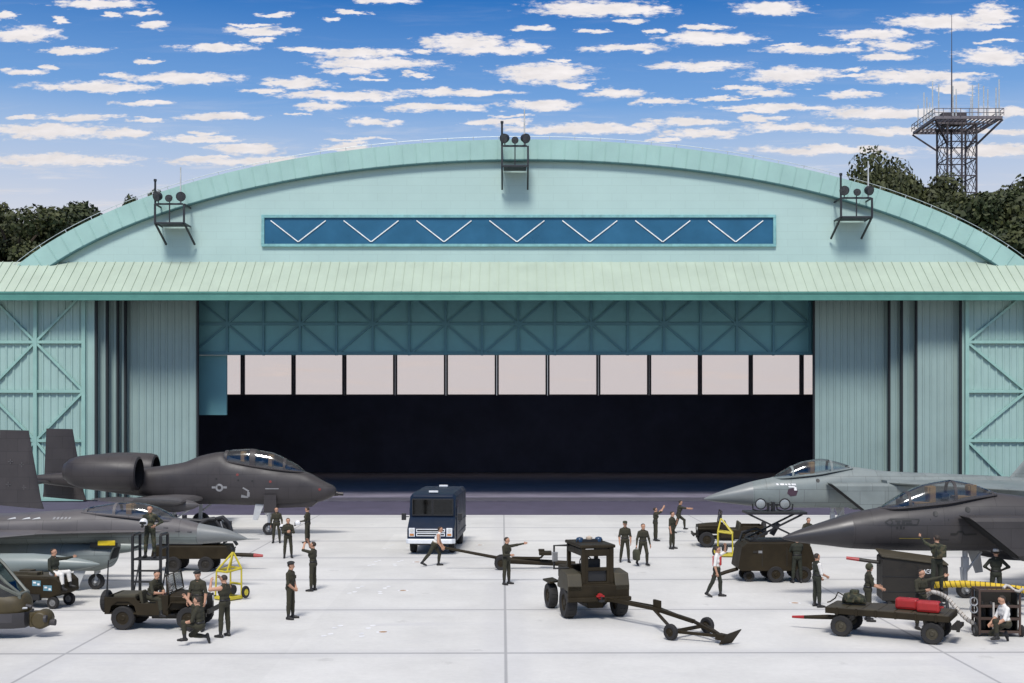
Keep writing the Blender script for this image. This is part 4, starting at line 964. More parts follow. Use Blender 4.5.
# ---------------------------------------------------------------- helicopter nose at the left edge
m_hel = mat('olive drab helicopter', (.060, .044, .015), .55, var=.25, scale=1.2, grime=.3, bump=.08, bscale=6)
m_held = mat('dark grey belly', (.045, .042, .045), .6, var=.2)
m_helw = glass('dark cockpit glass', (.05, .055, .09), .8, .05)
HC = thing('helicopter', 'olive gunship helicopter nose with sensor turret poking in at the lower left edge', 'helicopter', (WX(31, 33), 33, 0), 0)
fh = Fuse([(0, .85, .1, .12, .1, 2), (.1, .85, .36, .33, .22, 2.2), (.4, .85, .5, .46, .4, 2.4), (.9, .86, .58, .58, .52, 2.5), (1.6, .9, .62, .72, .56, 2.6), (2.4, 1.0, .64, .9, .62, 2.6), (4.5, 1.2, .66, 1.3, .75, 2.6), (6.5, 1.4, .66, 1.2, .85, 2.6), (8.5, 1.7, .5, .7, .6, 2.4), (13.5, 2.2, .22, .25, .25, 2)])
fh.loft(0, 13.5, 60, 1).build('fuselage', m_hel, HC, smooth=50)
b = MB(); b.rings([[Vector((-u, y * w, z)) for y, z in ((-1, .72), (-1.0, .48), (-.8, .3), (.8, .3), (1., .48), (1, .72))] for u, w in ((.05, .35), (.3, .55), (1.2, .66), (5., .72), (6.5, .6))]); b.build('belly_fairing', m_held, HC, smooth=30)
cr = [(.2, 1.18, .3, .02), (.55, 1.24, .46, .3), (1.05, 1.3, .54, .78), (1.8, 1.45, .56, 1.15), (3.6, 1.8, .55, 1.35), (4.4, 2.1, .5, 1.1)]
f_ = catmull(cr, 0); c = MB(); rr = []
for i in range(25):
    u = .2 + 4.2 * i / 24; z, w, h_ = f_(u); rr.append([Vector((-u, -w, z - .1)), Vector((-u, -w, z + h_ * .55)), Vector((-u, -w * .75, z + h_)), Vector((-u, w * .75, z + h_)), Vector((-u, w, z + h_ * .55)), Vector((-u, w, z - .1))])
c.rings(rr, False, False); co_ = c.build('canopy', m_helw, HC, smooth=30)
fr = MB()
for k in (1, 2, 3, 4): fr.tube([r[k] for r in rr], .05, 6)
for i in (0, 8, 16, 24): fr.tube(rr[i], .05, 6)
fr.build('canopy_frame', mat('grey green frame', (.12, .13, .11), .5), co_, smooth=40)
t = MB(); t.lathe([(.02, -.32), (.2, -.30), (.25, -.22), (.25, .2), (.2, .28), (.02, .3)], (.33, 0, .5), (0, 1, 0), 18); t.box((.26, 0, .5), (.46, .4, .4)); to = t.build('sensor_turret', m_hel, HC, smooth=35, bevel=.02)
q = MB(); q.cyl((.5, -.12, .42), (.72, -.12, .42), .07, .09, seg=10); q.build('sensor_barrel', m_held, to); q = MB(); q.cyl((.48, -.3, .55), (.55, -.3, .55), .1, seg=12); q.cyl((.1, -.2, .86), (-.35, -.2, .95), .05, seg=8); q.build('sensor_window', m_held, to)
q = MB(); q.cyl((.02, -.3, .84), (-.28, -.36, .84), .03, seg=6); q.build('white_probe', m_strut, HC)
mgear(HC, 3.6, .95, .9, .36, .22)
for s in (-1, 1): w = MB(); wing(w, ((-4.6, s * .6, 1.4), (-5.7, s * .6, 1.4)), ((-4.8, s * 2.4, 1.35), (-5.7, s * 2.4, 1.35)), .08); w.build('stub_wing', m_hel, HC, smooth=40)
v = MB(); vfin(v, ((-12.4, 0, 2.1), (-13.6, 0, 2.1)), ((-13.6, 0, 4.2), (-14.4, 0, 4.2)), .06); v.build('tail_fin', m_hel, HC, smooth=40)
# ================================================================== people: one continuous body grown from a distance field
m_skin = mat('skin', (.46, .25, .16), .6, var=.12, scale=14)
m_oliv = mat('olive uniform', (.029, .027, .014), .85, var=.35, scale=9, bump=.5, bscale=22)
m_camo = bpy.data.materials.new('camouflage cloth'); m_camo.use_nodes = True
def _camo():
    nt = m_camo.node_tree; L = nt.links; b = nt.nodes['Principled BSDF']; tc = nd(nt, 'ShaderNodeTexCoord')
    n = nd(nt, 'ShaderNodeTexNoise', ins={'Scale': 8., 'Detail': 2.}); L.new(tc.outputs['Object'], n.inputs['Vector'])
    r = nd(nt, 'ShaderNodeValToRGB'); r.color_ramp.interpolation = 'CONSTANT'; L.new(n.outputs['Fac'], r.inputs[0])
    e = r.color_ramp.elements; e[0].color = (.014, .016, .009, 1); e[1].position = .46; e[1].color = (.036, .04, .02, 1)
    k = e.new(.57); k.color = (.07, .058, .03, 1)
    L.new(r.outputs[0], b.inputs['Base Color']); b.inputs['Roughness'].default_value = .85
_camo()
m_boot = mat('black boots', (.012, .011, .011), .55, var=.2)
m_shirt = mat('white cotton', (.68, .66, .62), .8, var=.08, scale=8, bump=.3, bscale=20)
m_dkol = mat('dark green overalls', (.02, .023, .014), .85, var=.3, scale=8, bump=.4, bscale=22)
m_hair = mat('dark brown hair', (.03, .02, .013), .7, var=.3, scale=30)
m_cap = mat('black beret', (.012, .013, .012), .8)
m_ocap = mat('olive cap', (.04, .042, .022), .85)
m_eye = mat('eyes', (.012, .01, .01), .3)
m_helm = mat('white helmet', (.75, .75, .75), .3)
m_red = mat('red cloth', (.5, .03, .025), .7)
m_tan = mat('tan canvas', (.16, .13, .08), .8)
PM = {'skin': m_skin, 'olive': m_oliv, 'camo': m_camo, 'boot': m_boot, 'white': m_shirt, 'dark': m_dkol, 'red': m_red, 'whitetrouser': m_shirt}

def blob_mesh(prims, res=.0135, k=.028):
    """prims: (a, b, ra, rb, key). Smooth union -> surface nets. returns verts, quads, keys per face"""
    A = np.array([[*p[0]] for p in prims]); B = np.array([[*p[1]] for p in prims]); RA = np.array([p[2] for p in prims]); RB = np.array([p[3] for p in prims])
    rm = np.maximum(RA, RB)[:, None] + .04
    lo = np.minimum(A - rm, B - rm).min(0); hi = np.maximum(A + rm, B + rm).max(0)
    n = np.ceil((hi - lo) / res).astype(int) + 2
    D = np.full(n, 1.0)
    ax = [lo[i] + res * np.arange(n[i]) for i in range(3)]
    def dist(P, i):
        ab = B[i] - A[i]; t = np.clip(((P - A[i]) @ ab) / max(ab @ ab, 1e-9), 0, 1)
        return np.linalg.norm(P - A[i] - t[..., None] * ab, axis=-1) - (RA[i] + (RB[i] - RA[i]) * t)
    for i in range(len(prims)):
        m = max(RA[i], RB[i]) + .06
        l = np.maximum(np.floor((np.minimum(A[i], B[i]) - m - lo) / res).astype(int), 0); h = np.minimum(np.ceil((np.maximum(A[i], B[i]) + m - lo) / res).astype(int) + 1, n)
        P = np.stack(np.meshgrid(*[ax[j][l[j]:h[j]] for j in range(3)], indexing='ij'), -1)
        d = dist(P, i); s = tuple(slice(l[j], h[j]) for j in range(3)); o = D[s]
        kk = k if prims[i][2] > .03 else k * .5
        hh = np.clip(.5 + .5 * (o - d) / kk, 0, 1); D[s] = o + (d - o) * hh - kk * hh * (1 - hh)
    S = D < 0
    c = [S[i:n[0]-1+i, j:n[1]-1+j, q:n[2]-1+q] for i in (0,1) for j in (0,1) for q in (0,1)]
    cnt = sum(x.astype(np.int8) for x in c); act = (cnt > 0) & (cnt < 8)
    idx = -np.ones(act.shape, int); ij = np.argwhere(act); idx[act] = np.arange(len(ij))
    acc = np.zeros((len(ij), 3)); w = np.zeros(len(ij))
    for e in range(3):
        o1, o2 = [q for q in range(3) if q != e]
        for u in (0, 1):
            for v in (0, 1):
                p0 = np.zeros(3, int); p0[o1] = u; p0[o2] = v; p1 = p0.copy(); p1[e] = 1
                d0 = D[tuple((ij + p0).T)]; d1 = D[tuple((ij + p1).T)]; cr = (d0 < 0) != (d1 < 0)
                t = np.where(cr, d0 / np.where(cr, d0 - d1, 1), 0)
                acc += np.where(cr[:, None], p0 + (p1 - p0) * t[:, None], 0); w += cr
    V = lo + res * (ij + acc / w[:, None])
    Q = []
    for e in range(3):
        o1, o2 = (e + 1) % 3, (e + 2) % 3
        a = [slice(None)] * 3; b = [slice(None)] * 3; a[e] = slice(0, -1); b[e] = slice(1, None)
        ch = S[tuple(a)] != S[tuple(b)]; g = np.argwhere(ch); fl = S[tuple(a)][ch]
        ok = (g[:, o1] > 0) & (g[:, o2] > 0) & (g[:, o1] < n[o1]-1) & (g[:, o2] < n[o2]-1); g = g[ok]; fl = fl[ok]
        def at(du, dv):
            q = g.copy(); q[:, o1] -= du; q[:, o2] -= dv; return idx[tuple(q.T)]
        q = np.stack([at(1, 1), at(0, 1), at(0, 0), at(1, 0)], 1); q[~fl] = q[~fl][:, ::-1]; Q.append(q)
    Q = np.concatenate(Q)
    C = V[Q].mean(1); best = np.full(len(Q), 9.); key = np.zeros(len(Q), int)
    for i in range(len(prims)):
        d = dist(C, i); b = d < best; best[b] = d[b]; key[b] = i
    return V, Q, [prims[i][4] for i in key]

def unit(v): return Vector(v).normalized()

STAND = dict(ra=((0, .2, -1), (.18, .05, -1)), la=((0, .2, -1), (.18, .05, -1)), rl=((.02, .1, -1), (-.02, .05, -1)), ll=((.02, .1, -1), (-.02, .05, -1)))
def person(label, loc, yaw, top='olive', legs='olive', arms='skin', sleeve=None, lean=(0, 0), head=(0, 0), hat='hair', pose=None, sit=None, hair=m_hair, extra=None, scale=1.0, kneel=False):
    """directions are (forward, outward, up); lean = (forward, left) tilt of the torso; head = (turn left deg, nod down deg)"""
    P = dict(STAND); P.update(pose or {})
    root = thing('person', label, 'person', loc, yaw, 'ground crew and pilots on the apron')
    t = unit((math.sin(lean[0]), math.sin(lean[1]), math.cos(lean[0])))
    Lf = Vector((0, 1, 0)); Lf = (Lf - t * Lf.dot(t)).normalized(); Fw = Lf.cross(t)
    O = Vector((0, 0, 0)); pr = []
    def cap(a, b, ra, rb, key): pr.append((Vector(a), Vector(b), ra, rb, key))
    J = {}
    for s, k in ((1, 'l'), (-1, 'r')):
        d1, d2 = P[k + 'l'][:2]; v1, v2 = unit((d1[0], d1[1] * s, d1[2])), unit((d2[0], d2[1] * s, d2[2]))
        hp = Vector((0, .088 * s, 0)); kn = hp + v1 * .425; an = kn + v2 * .405; J[k] = (hp, kn, an, v2)
    for s, k in ((1, 'l'), (-1, 'r')):
        hp, kn, an, v2 = J[k]
        cap(hp, kn, .088, .066, legs); cap(kn, an - v2 * .12, .066, .052, legs); cap(kn.lerp(an, .25) - Vector((.012, 0, 0)), kn.lerp(an, .5) - Vector((.012, 0, 0)), .062, .055, legs)
        ft = P[k + 'l'][2] if len(P[k + 'l']) > 2 else None
        fd = unit((ft[0], ft[1] * s, ft[2])) if ft else unit((1, .18 * s, 0))
        cap(an - v2 * .15, an, .05, .047, 'boot')
        dn = -v2 if False else Vector((0, 0, -1)); 
        if abs(fd.z) > .5: dn = (v2 - fd * v2.dot(fd)).normalized()
        hl = an + dn * .045 - fd * .045
        cap(hl, an + dn * .048 + fd * .085, .043, .042, 'boot'); cap(an + dn * .05 + fd * .085, an + dn * .055 + fd * .175, .040, .033, 'boot')
    T = lambda z, y=0, x=0: t * z + Lf * y + Fw * x
    cap(T(.02, -.06), T(.02, .06), .112, .112, legs); cap(T(.02, -.05, -.035), T(.02, .05, -.035), .10, .10, legs)
    cap(T(.15, -.05), T(.15, .05), .102, .102, top); cap(T(.30, -.07, .008), T(.30, .07, .008), .115, .115, top); cap(T(.40, -.09), T(.40, .09), .10, .10, top)
    cap(T(.45, -.135, -.005), T(.45, .135, -.005), .058, .058, top); cap(T(.45, -.13, -.01), T(.525, -.03, -.005), .05, .05, top); cap(T(.45, .13, -.01), T(.525, .03, -.005), .05, .05, top); cap(T(.46, -.05, -.01), T(.53, 0, 0), .06, .058, top)
    for s, k in ((1, 'l'), (-1, 'r')):
        d1, d2 = P[k + 'a'][:2]
        def W(d): return unit(Fw * d[0] + Lf * (d[1] * s) + t * d[2]) if True else None
        v1, v2 = W(d1), W(d2); sh = T(.44, .172 * s, -.005); el = sh + v1 * .285; wr = el + v2 * .245; J[k + 'a'] = (sh, el, wr, v1, v2)
        cap(sh, el, .062, .048, sleeve or top); fa = arms if arms != 'sleeve' else top
        cap(el, wr, .046, .031, fa)
        inward = -Lf * s; pn = inward - v2 * inward.dot(v2)
        if pn.length < .25: pn = -t - v2 * (-t).dot(v2)
        pn.normalize(); sd = v2.cross(pn).normalized()
        # palm, four bent fingers of different length, and a thumb leaving the side of the palm
        cap(wr + v2 * .01 - sd * .018, wr + v2 * .085 - sd * .026, .019, .016, 'skin'); cap(wr + v2 * .01 + sd * .018, wr + v2 * .085 + sd * .026, .019, .016, 'skin'); cap(wr + v2 * .03, wr + v2 * .085, .02, .016, 'skin')
        J[k + 'h'] = (wr, v2, pn, sd)
    nk = T(.52, 0, .0); yw, nod = R(head[0]), R(head[1])
    hu = (t * .6 + Vector((0, 0, 1)) * .6).normalized(); hf = Fw - hu * Fw.dot(hu); hf.normalize()
    hf = Matrix.Rotation(yw, 3, hu) @ hf; hl = hu.cross(hf); rot = Matrix.Rotation(nod, 3, hl); hf = rot @ hf; hu2 = rot @ hu
    hc = nk + hu * .075 + hu2 * .075 + hf * .018
    cap(nk - t * .02, hc - hu2 * .06 - hf * .015, .056, .052, 'skin')
    E = lambda x, y, z: hc + hf * x + hl * y + hu2 * z
    cap(E(-.022, 0, .03), E(.012, 0, .028), .084, .080, 'skin'); cap(E(.01, 0, -.02), E(.028, 0, -.062), .068, .046, 'skin'); cap(E(.03, -.018, -.075), E(.03, .018, -.075), .034, .034, 'skin')
    cap(E(.083, 0, .012), E(.100, 0, -.026), .010, .015, 'skin'); cap(E(.075, -.016, -.052), E(.075, .016, -.052), .010, .010, 'skin'); cap(E(.072, -.035, .026), E(.072, .035, .026), .014, .014, 'skin')
    for s in (-1, 1): cap(E(-.012, s * .079, .012), E(-.008, s * .080, -.02), .016, .011, 'skin')
    low = min(min(p[0].z - p[2], p[1].z - p[3]) for p in pr)
    V, Q, K = blob_mesh(pr)
    names = sorted(set(K)); me = bpy.data.meshes.new('body')
    nv = len(V); vs = [Vector(v) for v in V]; fs = [tuple(int(i) for i in q) for q in Q]; mi = [names.index(k) for k in K]
    hb = MB()
    for k in ('l', 'r'):
        wr, v2, pn, sd = J[k + 'h']; curl = P.get('curl', .45)
        for i, (o, Ln) in enumerate(((-.030, .068), (-.010, .078), (.010, .074), (.029, .058))):
            b0 = wr + v2 * .075 + sd * o; d1 = (v2 + pn * curl * .5).normalized(); d2 = (v2 + pn * curl * 1.4).normalized(); d3 = (v2 * .7 + pn * curl * 2.2).normalized()
            p1 = b0 + d1 * Ln * .5; p2 = p1 + d2 * Ln * .35; p3 = p2 + d3 * Ln * .28
            hb.tube([b0, p1, p2, p3], [.0105, .0098, .0088, .007], 6)
        th = -sd; b0 = wr + v2 * .03 + th * .022; p1 = b0 + (th * .75 + v2 * .6 + pn * .25).normalized() * .04; p2 = p1 + (th * .25 + v2 * .8 + pn * .5).normalized() * .032
        hb.tube([b0, p1, p2], [.0135, .0115, .0085], 6)
    fs += [tuple(i + nv for i in f) for f in hb.f]; vs += [Vector(v) for v in hb.v]; mi += [names.index('skin')] * len(hb.f)
    dz = -low if sit is None else sit
    me.from_pydata([(v.x, v.y, v.z + dz) for v in vs], [], fs)
    for n_ in names: me.materials.append(PM[n_])
    me.polygons.foreach_set('material_index', mi); me.polygons.foreach_set('use_smooth', [True] * len(fs)); me.update()
    o = bpy.data.objects.new('body', me); link(o, root)
    up = Vector((0, 0, dz)); hm = Matrix((hf, hl, hu2)).transposed()
    e = MB()
    for s in (-1, 1): e.ball(E(.079, s * .030, .012) + up, (.008, .014, .009), 8, 6, hm)
    for s in (-1, 1): e.bar(E(.083, s * .016, .031) + up, E(.079, s * .046, .031) + up, .008, .008, up=hu2)
    e.build('eyes', m_eye, o)
    C = hc + up
    if hat in ('hair', 'beret', 'cap', 'whitecap', 'headset'):
        h = MB(); h.ball(E(-.012, 0, .032) + up, (.102, .091, .093), 18, 12, hm, keep=lambda m: m.z > .30 + (m.x > .1) * .42 * min(1, m.x * 2) or (m.x < -.05 and m.z > -.62 - .2 * m.x))
        h.build('hair', hair, o, smooth=60, solid=.012)
    if hat == 'beret':
        h = MB(); h.ball(E(-.005, -.012, .098) + up, (.118, .112, .042), 18, 8, hm @ Matrix.Rotation(R(14), 3, 'X')); h.lathe([(.096, 0), (.098, .022), (.09, .03)], E(-.006, 0, .068) + up, hu2, 20); h.build('beret', m_cap, o, smooth=60)
    if hat in ('cap', 'whitecap'):
        h = MB(); h.lathe([(.098, 0), (.097, .04), (.085, .075), (.04, .09), (.003, .092)], E(-.01, 0, .055) + up, hu2, 18)
        h.prism([E(.075, -.07, .06) + up, E(.165, -.05, .045) + up, E(.18, 0, .043) + up, E(.165, .05, .045) + up, E(.075, .07, .06) + up], hu2 * .01)
        h.build('cap', m_ocap if hat == 'cap' else m_shirt, o, smooth=50)
    if hat in ('headset', 'helmet'):
        h = MB()
        if hat == 'helmet': h.ball(E(-.01, 0, .02) + up, (.118, .108, .118), 18, 12, hm, keep=lambda m: m.z > .1 or m.x < .25)
        else: h.tube([E(-.01, .092 * math.cos(q), .03 + .1 * math.sin(q)) + up for q in [math.pi * i / 10 for i in range(11)]], .012, 6)
        for s in (-1, 1): h.cyl(E(-.005, s * .078, 0) + up, E(-.005, s * .112, 0) + up, .042, seg=12)
        h.build('helmet' if hat == 'helmet' else 'headset', m_cap if hat == 'headset' else m_ocap, o, smooth=50, solid=.008 if hat == 'helmet' else 0)
    b = MB()                                        # belt
    b.rings([[T(.085 + dzz) + Lf * (.172 + g) * math.cos(q) + Fw * ((.118 + g) * math.sin(q) - .012) + up for q in [2 * math.pi * i / 20 for i in range(20)]] for dzz, g in ((0, .0), (.045, .0))], True, False)
    b.build('belt', m_boot if top == legs else m_tan, o, solid=.012, smooth=40)
    if top in ('olive', 'camo'):
        c = MB(); c.tube([T(.515, .068 * math.cos(q), .066 * math.sin(q)) + up for q in [2 * math.pi * i / 14 for i in range(15)]], .014, 6); c.build('collar', PM[top], o, smooth=40)
        for s in (-1, 1): c = MB(); c.box(T(.34, s * .085, .118) + up, (.02, .09, .1), Matrix((Fw, Lf, t)).transposed()); c.build("pocket", PM[top], o, smooth=40)
    J['T'] = T; J['up'] = up; J['root'] = root; J['body'] = o; J['M'] = Matrix((Fw, Lf, t)).transposed()
    root.scale = (scale,) * 3
    if extra: extra(J)
    return root, J

def at_root(root, p):
    M = Matrix.Translation(root.location) @ Matrix.Rotation(root.rotation_euler.z, 4, 'Z'); return M @ Vector(p)
def held_helmet(root, J, side, label, off=(.02, 0, -.06)):
    wr, v2, pn, sd = J[side + 'h']; p = at_root(root, wr + v2 * .1 + Vector(off) + J['up'])
    t = thing('flight_helmet', label, 'helmet', p, math.degrees(root.rotation_euler.z), 'flight helmets carried by pilots')
    h = MB(); h.ball((0, 0, 0), (.15, .13, .14), 18, 12, keep=lambda m: m.z > -.75); h.build('shell', m_helm, t, smooth=60, solid=.01)
    v = MB(); v.ball((.03, 0, -.005), (.135, .12, .09), 16, 8, keep=lambda m: m.x > .25); v.build('visor', m_cap, t, smooth=60, solid=.01)
    m = MB(); m.cyl((.12, 0, -.09), (.17, 0, -.13), .05, .035, seg=10); m.build('mask', m_cap, t)

# arm and leg vocabulary (forward, outward, up)
UP_FACE = ((.75, .35, .25), (.15, -.75, .75)); HIP = ((-.35, .75, -.75), (.55, -.65, -.45)); FOLD = ((.25, .25, -1), (.75, -.75, .15)); FWD = ((.95, .1, -.1), (1, 0, .02)); LOW = ((.08, .15, -1), (.5, -.55, -.6))
OUT = ((.1, 1, -.05), (.1, 1, .0)); SALUTE = ((.35, .95, .15), (.35, -.85, .7))
KNEEL_F = ((1, .15, .30), (-.12, .05, -1)); KNEEL_B = ((.72, .25, -.62), (-1, .05, -.08), (-.2, 0, -1))
SITL = ((1, .12, -.05), (.15, .05, -1))

pilot, J = person('pilot standing on top of the black boarding steps beside the grey fighter cockpit', Vector((WX(150, 39.3), 39.3, 1.43)), -90, 'camo', 'camo', arms='sleeve', pose=dict(ra=((.1, .35, -1), (.6, -.35, .15)), la=HIP), hat='hair')
held_helmet(pilot, J, 'r', 'white flight helmet in the arm of the pilot on the boarding steps', (.05, 0, .02))
p, J = person('pilot below the attack jet nose facing us, white helmet at his side', G(276.5, 543), -85, arms='sleeve', pose=dict(la=((.1, .3, -1), (.55, .1, -.55)), ra=((0, .25, -1), (.1, .1, -1))))
held_helmet(p, J, 'l', 'white flight helmet held between the two airmen below the attack jet nose')
person('airman with folded arms standing nearest to us of the three below the attack jet nose', G(288, 558), -75, arms='sleeve', pose=dict(la=FOLD, ra=((.3, .2, -1), (.7, -.8, .3))), head=(10, 0))
p, J = person('rightmost pilot below the attack jet nose, turned away, helmet at hip', G(307.5, 543), 165, arms='sleeve', pose=dict(la=((.1, .2, -1), (.65, .05, -.1)), ra=((.05, .2, -1), (.3, 0, -1))))
held_helmet(p, J, 'l', 'white flight helmet at the hip of the rightmost airman under the attack jet nose')
person('airman in olive shielding his eyes with both hands, between the beret man and blue van', G(313, 591), 165, pose=dict(la=UP_FACE, ra=((.7, .3, .45), (.1, -.6, .9))), head=(0, -12))
person('man in black beret standing alone on the open concrete with hands clasped low in front', G(290.5, 619), -15, pose=dict(la=LOW, ra=LOW), hat='beret', head=(15, 0))
person('man holding both hands up to his face in front of the yellow wheeled frame', G(224.5, 637), 150, 'olive', 'olive', sleeve='skin', pose=dict(la=((.6, .3, -.1), (.3, -.5, .95)), ra=((.65, .3, .0), (.2, -.55, .9))), hat='hair', head=(0, 5))
person('man in black beret standing behind the kneeling man by the left jeep', G(198, 631), -100, pose=dict(la=((.05, .25, -1), (.25, .0, -1)), ra=((.05, .3, -1), (.25, .1, -1))), hat='beret', head=(0, 12))
person('bare armed man kneeling on the concrete raising one hand, in front of the left jeep', G(200, 645), 175, arms='skin', pose=dict(la=((.45, .2, -.9), (.9, -.3, -.15)), ra=((.8, .25, .35), (.55, .05, .85)), ll=KNEEL_F, rl=KNEEL_B), lean=(.12, 0), head=(0, -5))
person('man in a white vest straining forward on the long tow bar before the navy van', G(434, 566), 0, 'white', 'olive', arms='skin', sleeve='skin', lean=(.45, 0), pose=dict(la=((.55, .15, -.85), (.85, -.1, -.5)), ra=((.45, .15, -.9), (.85, -.1, -.5)), rl=((-.55, .1, -1), (-.75, .05, -.9), (.95, .1, -.35)), ll=((.55, .1, -.9), (-.12, .05, -1))), head=(0, -15))
person('man pointing right with one arm stretched out, standing beside the long tow bar', G(506.5, 584.5), -35, arms='sleeve', pose=dict(la=((.75, .75, .18), (.75, .7, .18)), ra=((.2, .2, -1), (.9, -.2, .05))), head=(25, 0))
def bag(J):
    pass
person('capped man walking towards us beside the man with a bag', G(625, 562.5), -85, pose=dict(la=((-.05, .22, -1), (.2, 0, -1)), ra=((.08, .25, -1), (.25, 0, -1)), ll=((.12, .1, -1), (-.05, .05, -1)), rl=((-.1, .12, -1), (-.2, .08, -1))), hat='cap')
pbag, J = person('man carrying a dark bag, walking beside the capped man beyond the tractor', G(643, 566), -70, arms='sleeve', pose=dict(la=((.1, .3, -1), (.3, .1, -1)), ra=((.05, .35, -1), (.1, .15, -1)), ll=((.3, .08, -1), (-.1, .05, -1)), rl=((-.2, .1, -1), (-.45, .05, -1), (.95, .1, -.3))), hat='hair')
wr, v2, pn, sd_ = J['rh']; bp = at_root(pbag, wr + v2 * .1 + J['up'])
bg_ = thing('duffel_bag', 'dark green bag hanging from the hand of the walking man beyond the tractor', 'bag', bp, -70)
b = MB(); b.rings([[Vector((x * .22 * s, y * .1 * s, z)) for x, y in ((-1, -.6), (-.6, -1), (.6, -1), (1, -.6), (1, .6), (.6, 1), (-.6, 1), (-1, .6))] for z, s in ((-.5, .8), (-.46, 1), (-.2, 1.05), (-.1, .8), (-.07, .5))]); b.build('bag_body', m_ocap, bg_, smooth=40)
b = MB(); b.tube([(-.1, 0, -.09), (-.06, 0, .0), (.06, 0, .0), (.1, 0, -.09)], .012, 6); b.build('handle', m_cap, bg_)
person('man clapping his raised hands, left of the upright man near the hangar threshold', G(655.5, 541), 10, pose=dict(la=((.75, .15, .25), (.75, -.1, .75)), ra=((.7, .15, .45), (.55, -.2, .85))), head=(0, -15), hat='hair', scale=.95)
person('upright man with a hand at his chin, left of the dark jeep', G(672, 549), -35, pose=dict(la=((.3, .25, -.9), (.5, -.5, .85)), ra=((0, .15, -1), (.2, 0, -1))), head=(20, 0))
person('man lunging with both bare arms thrust forward behind the upright man', G(678.5, 533), 5, arms='skin', lean=(.15, 0), pose=dict(la=FWD, ra=((.95, .1, -.05), (1, -.05, .1)), ll=((.8, .1, -.6), (.05, .05, -1)), rl=((-.35, .1, -1), (-.45, .05, -1), (.95, .1, -.3))))
def vest(J):
    T, up, o, M = J['T'], J['up'], J['body'], J['M']; v = MB()
    for s in (-1, 1): v.box(T(.3, s * .075, .122) + up, (.03, .085, .3), M); v.box(T(.3, s * .085, -.112) + up, (.03, .11, .32), M)
    v.box(T(.2, 0, .125) + up, (.02, .26, .05), M)
    v.build('red_vest', m_red, o, bevel=.01)
person('marshaller in white shirt and red vest walking with a hand raised to his brow', G(717, 597), -20, 'white', 'dark', pose=dict(la=((.65, .35, .4), (.15, -.55, .95)), ra=((-.1, .25, -1), (.3, 0, -1)), rl=((-.32, .1, -1), (-.5, .05, -1), (.95, .1, -.35)), ll=((.22, .08, -1), (0, .05, -1))), extra=vest, head=(15, 0))
person('dark clad man standing with his back to us against the olive floodlight cart', G(797, 583), 95, 'dark', 'dark', arms='sleeve', pose=dict(la=((.5, .2, -.8), (.9, -.2, .2)), ra=((.5, .2, -.7), (.9, -.2, .3))), hat='cap', head=(0, 10))
person('man leaning on his arms behind the floodlight cart, only head and shoulders showing', G(806, 556), -70, arms='skin', lean=(.3, 0), pose=dict(la=((.6, .5, -.5), (.5, -.8, .1)), ra=((.6, .6, -.5), (.4, -.8, .1))), hat='hair')
def straps(J):
    T, up, o, M = J['T'], J['up'], J['body'], J['M']; v = MB()
    for s in (-1, 1): v.bar(T(.2, s * .07, .125) + up, T(.51, s * .06, .055) + up, .04, .015, up=M.col[0]); v.bar(T(.51, s * .06, .05) + up, T(.51, s * .05, -.06) + up, .04, .015, up=M.col[2]); v.bar(T(.51, s * .05, -.06) + up, T(.2, s * .02, -.115) + up, .04, .015, up=M.col[0])
    v.box(T(.22, 0, .118) + up, (.03, .2, .2), M); v.build('bib_and_straps', m_dkol, o)
person('man in dark bib overalls and white shirt standing alone in front of the fighter noses', G(817, 607), 15, 'dark', 'dark', sleeve='white', pose=dict(la=LOW, ra=((.2, .1, -1), (.75, -.2, -.35))), extra=straps, head=(10, -10))
person('man wearing a dark headset standing behind the flat trailer and reaching towards the box', G(868, 621), -5, arms='skin', pose=dict(la=((.3, .2, -1), (.95, -.1, -.2)), ra=((.35, .2, -.95), (.95, .05, -.3))), hat='helmet', lean=(.05, 0))
person('man behind the red cans on the trailer pointing right while holding a white hose', G(921, 629), -65, arms='sleeve', pose=dict(la=((.45, .9, .25), (.5, .85, .3)), ra=((.35, .25, -.9), (.85, -.45, .2))), hat='hair', head=(15, 0))
def pack(J):
    T, up, o, M = J['T'], J['up'], J['body'], J['M']; v = MB(); v.box(T(.32, 0, -.2) + up, (.2, .32, .38), M); v.box(T(.24, 0, -.32) + up, (.07, .24, .18), M); v.build('backpack', m_camo, o, bevel=.05)
pk, J = person('man with a camouflage backpack on the step ladder reaching to the dark fighter', Vector((WX(937, 36.7), 36.7, .72)), 100, 'camo', 'dark', arms='sleeve', pose=dict(la=((.8, .35, .35), (.8, .1, .6)), ra=((.5, .3, -.4), (.9, -.1, .4))), hat='hair', extra=pack)
person('man in a white cap with hands on hips watching the fighter, back turned to us', G(996, 603), 80, 'dark', 'dark', arms='sleeve', pose=dict(la=HIP, ra=HIP), hat='whitecap', scale=1.02)
person('man in white shirt crouching on one knee by the hose rack at the right edge', G(1006, 643), 188, 'white', 'olive', pose=dict(la=((.5, .15, -.85), (.85, -.2, -.35)), ra=((.5, .15, -.85), (.8, -.2, -.5)), ll=KNEEL_F, rl=KNEEL_B), lean=(.15, 0), hat='hair', head=(0, 12))
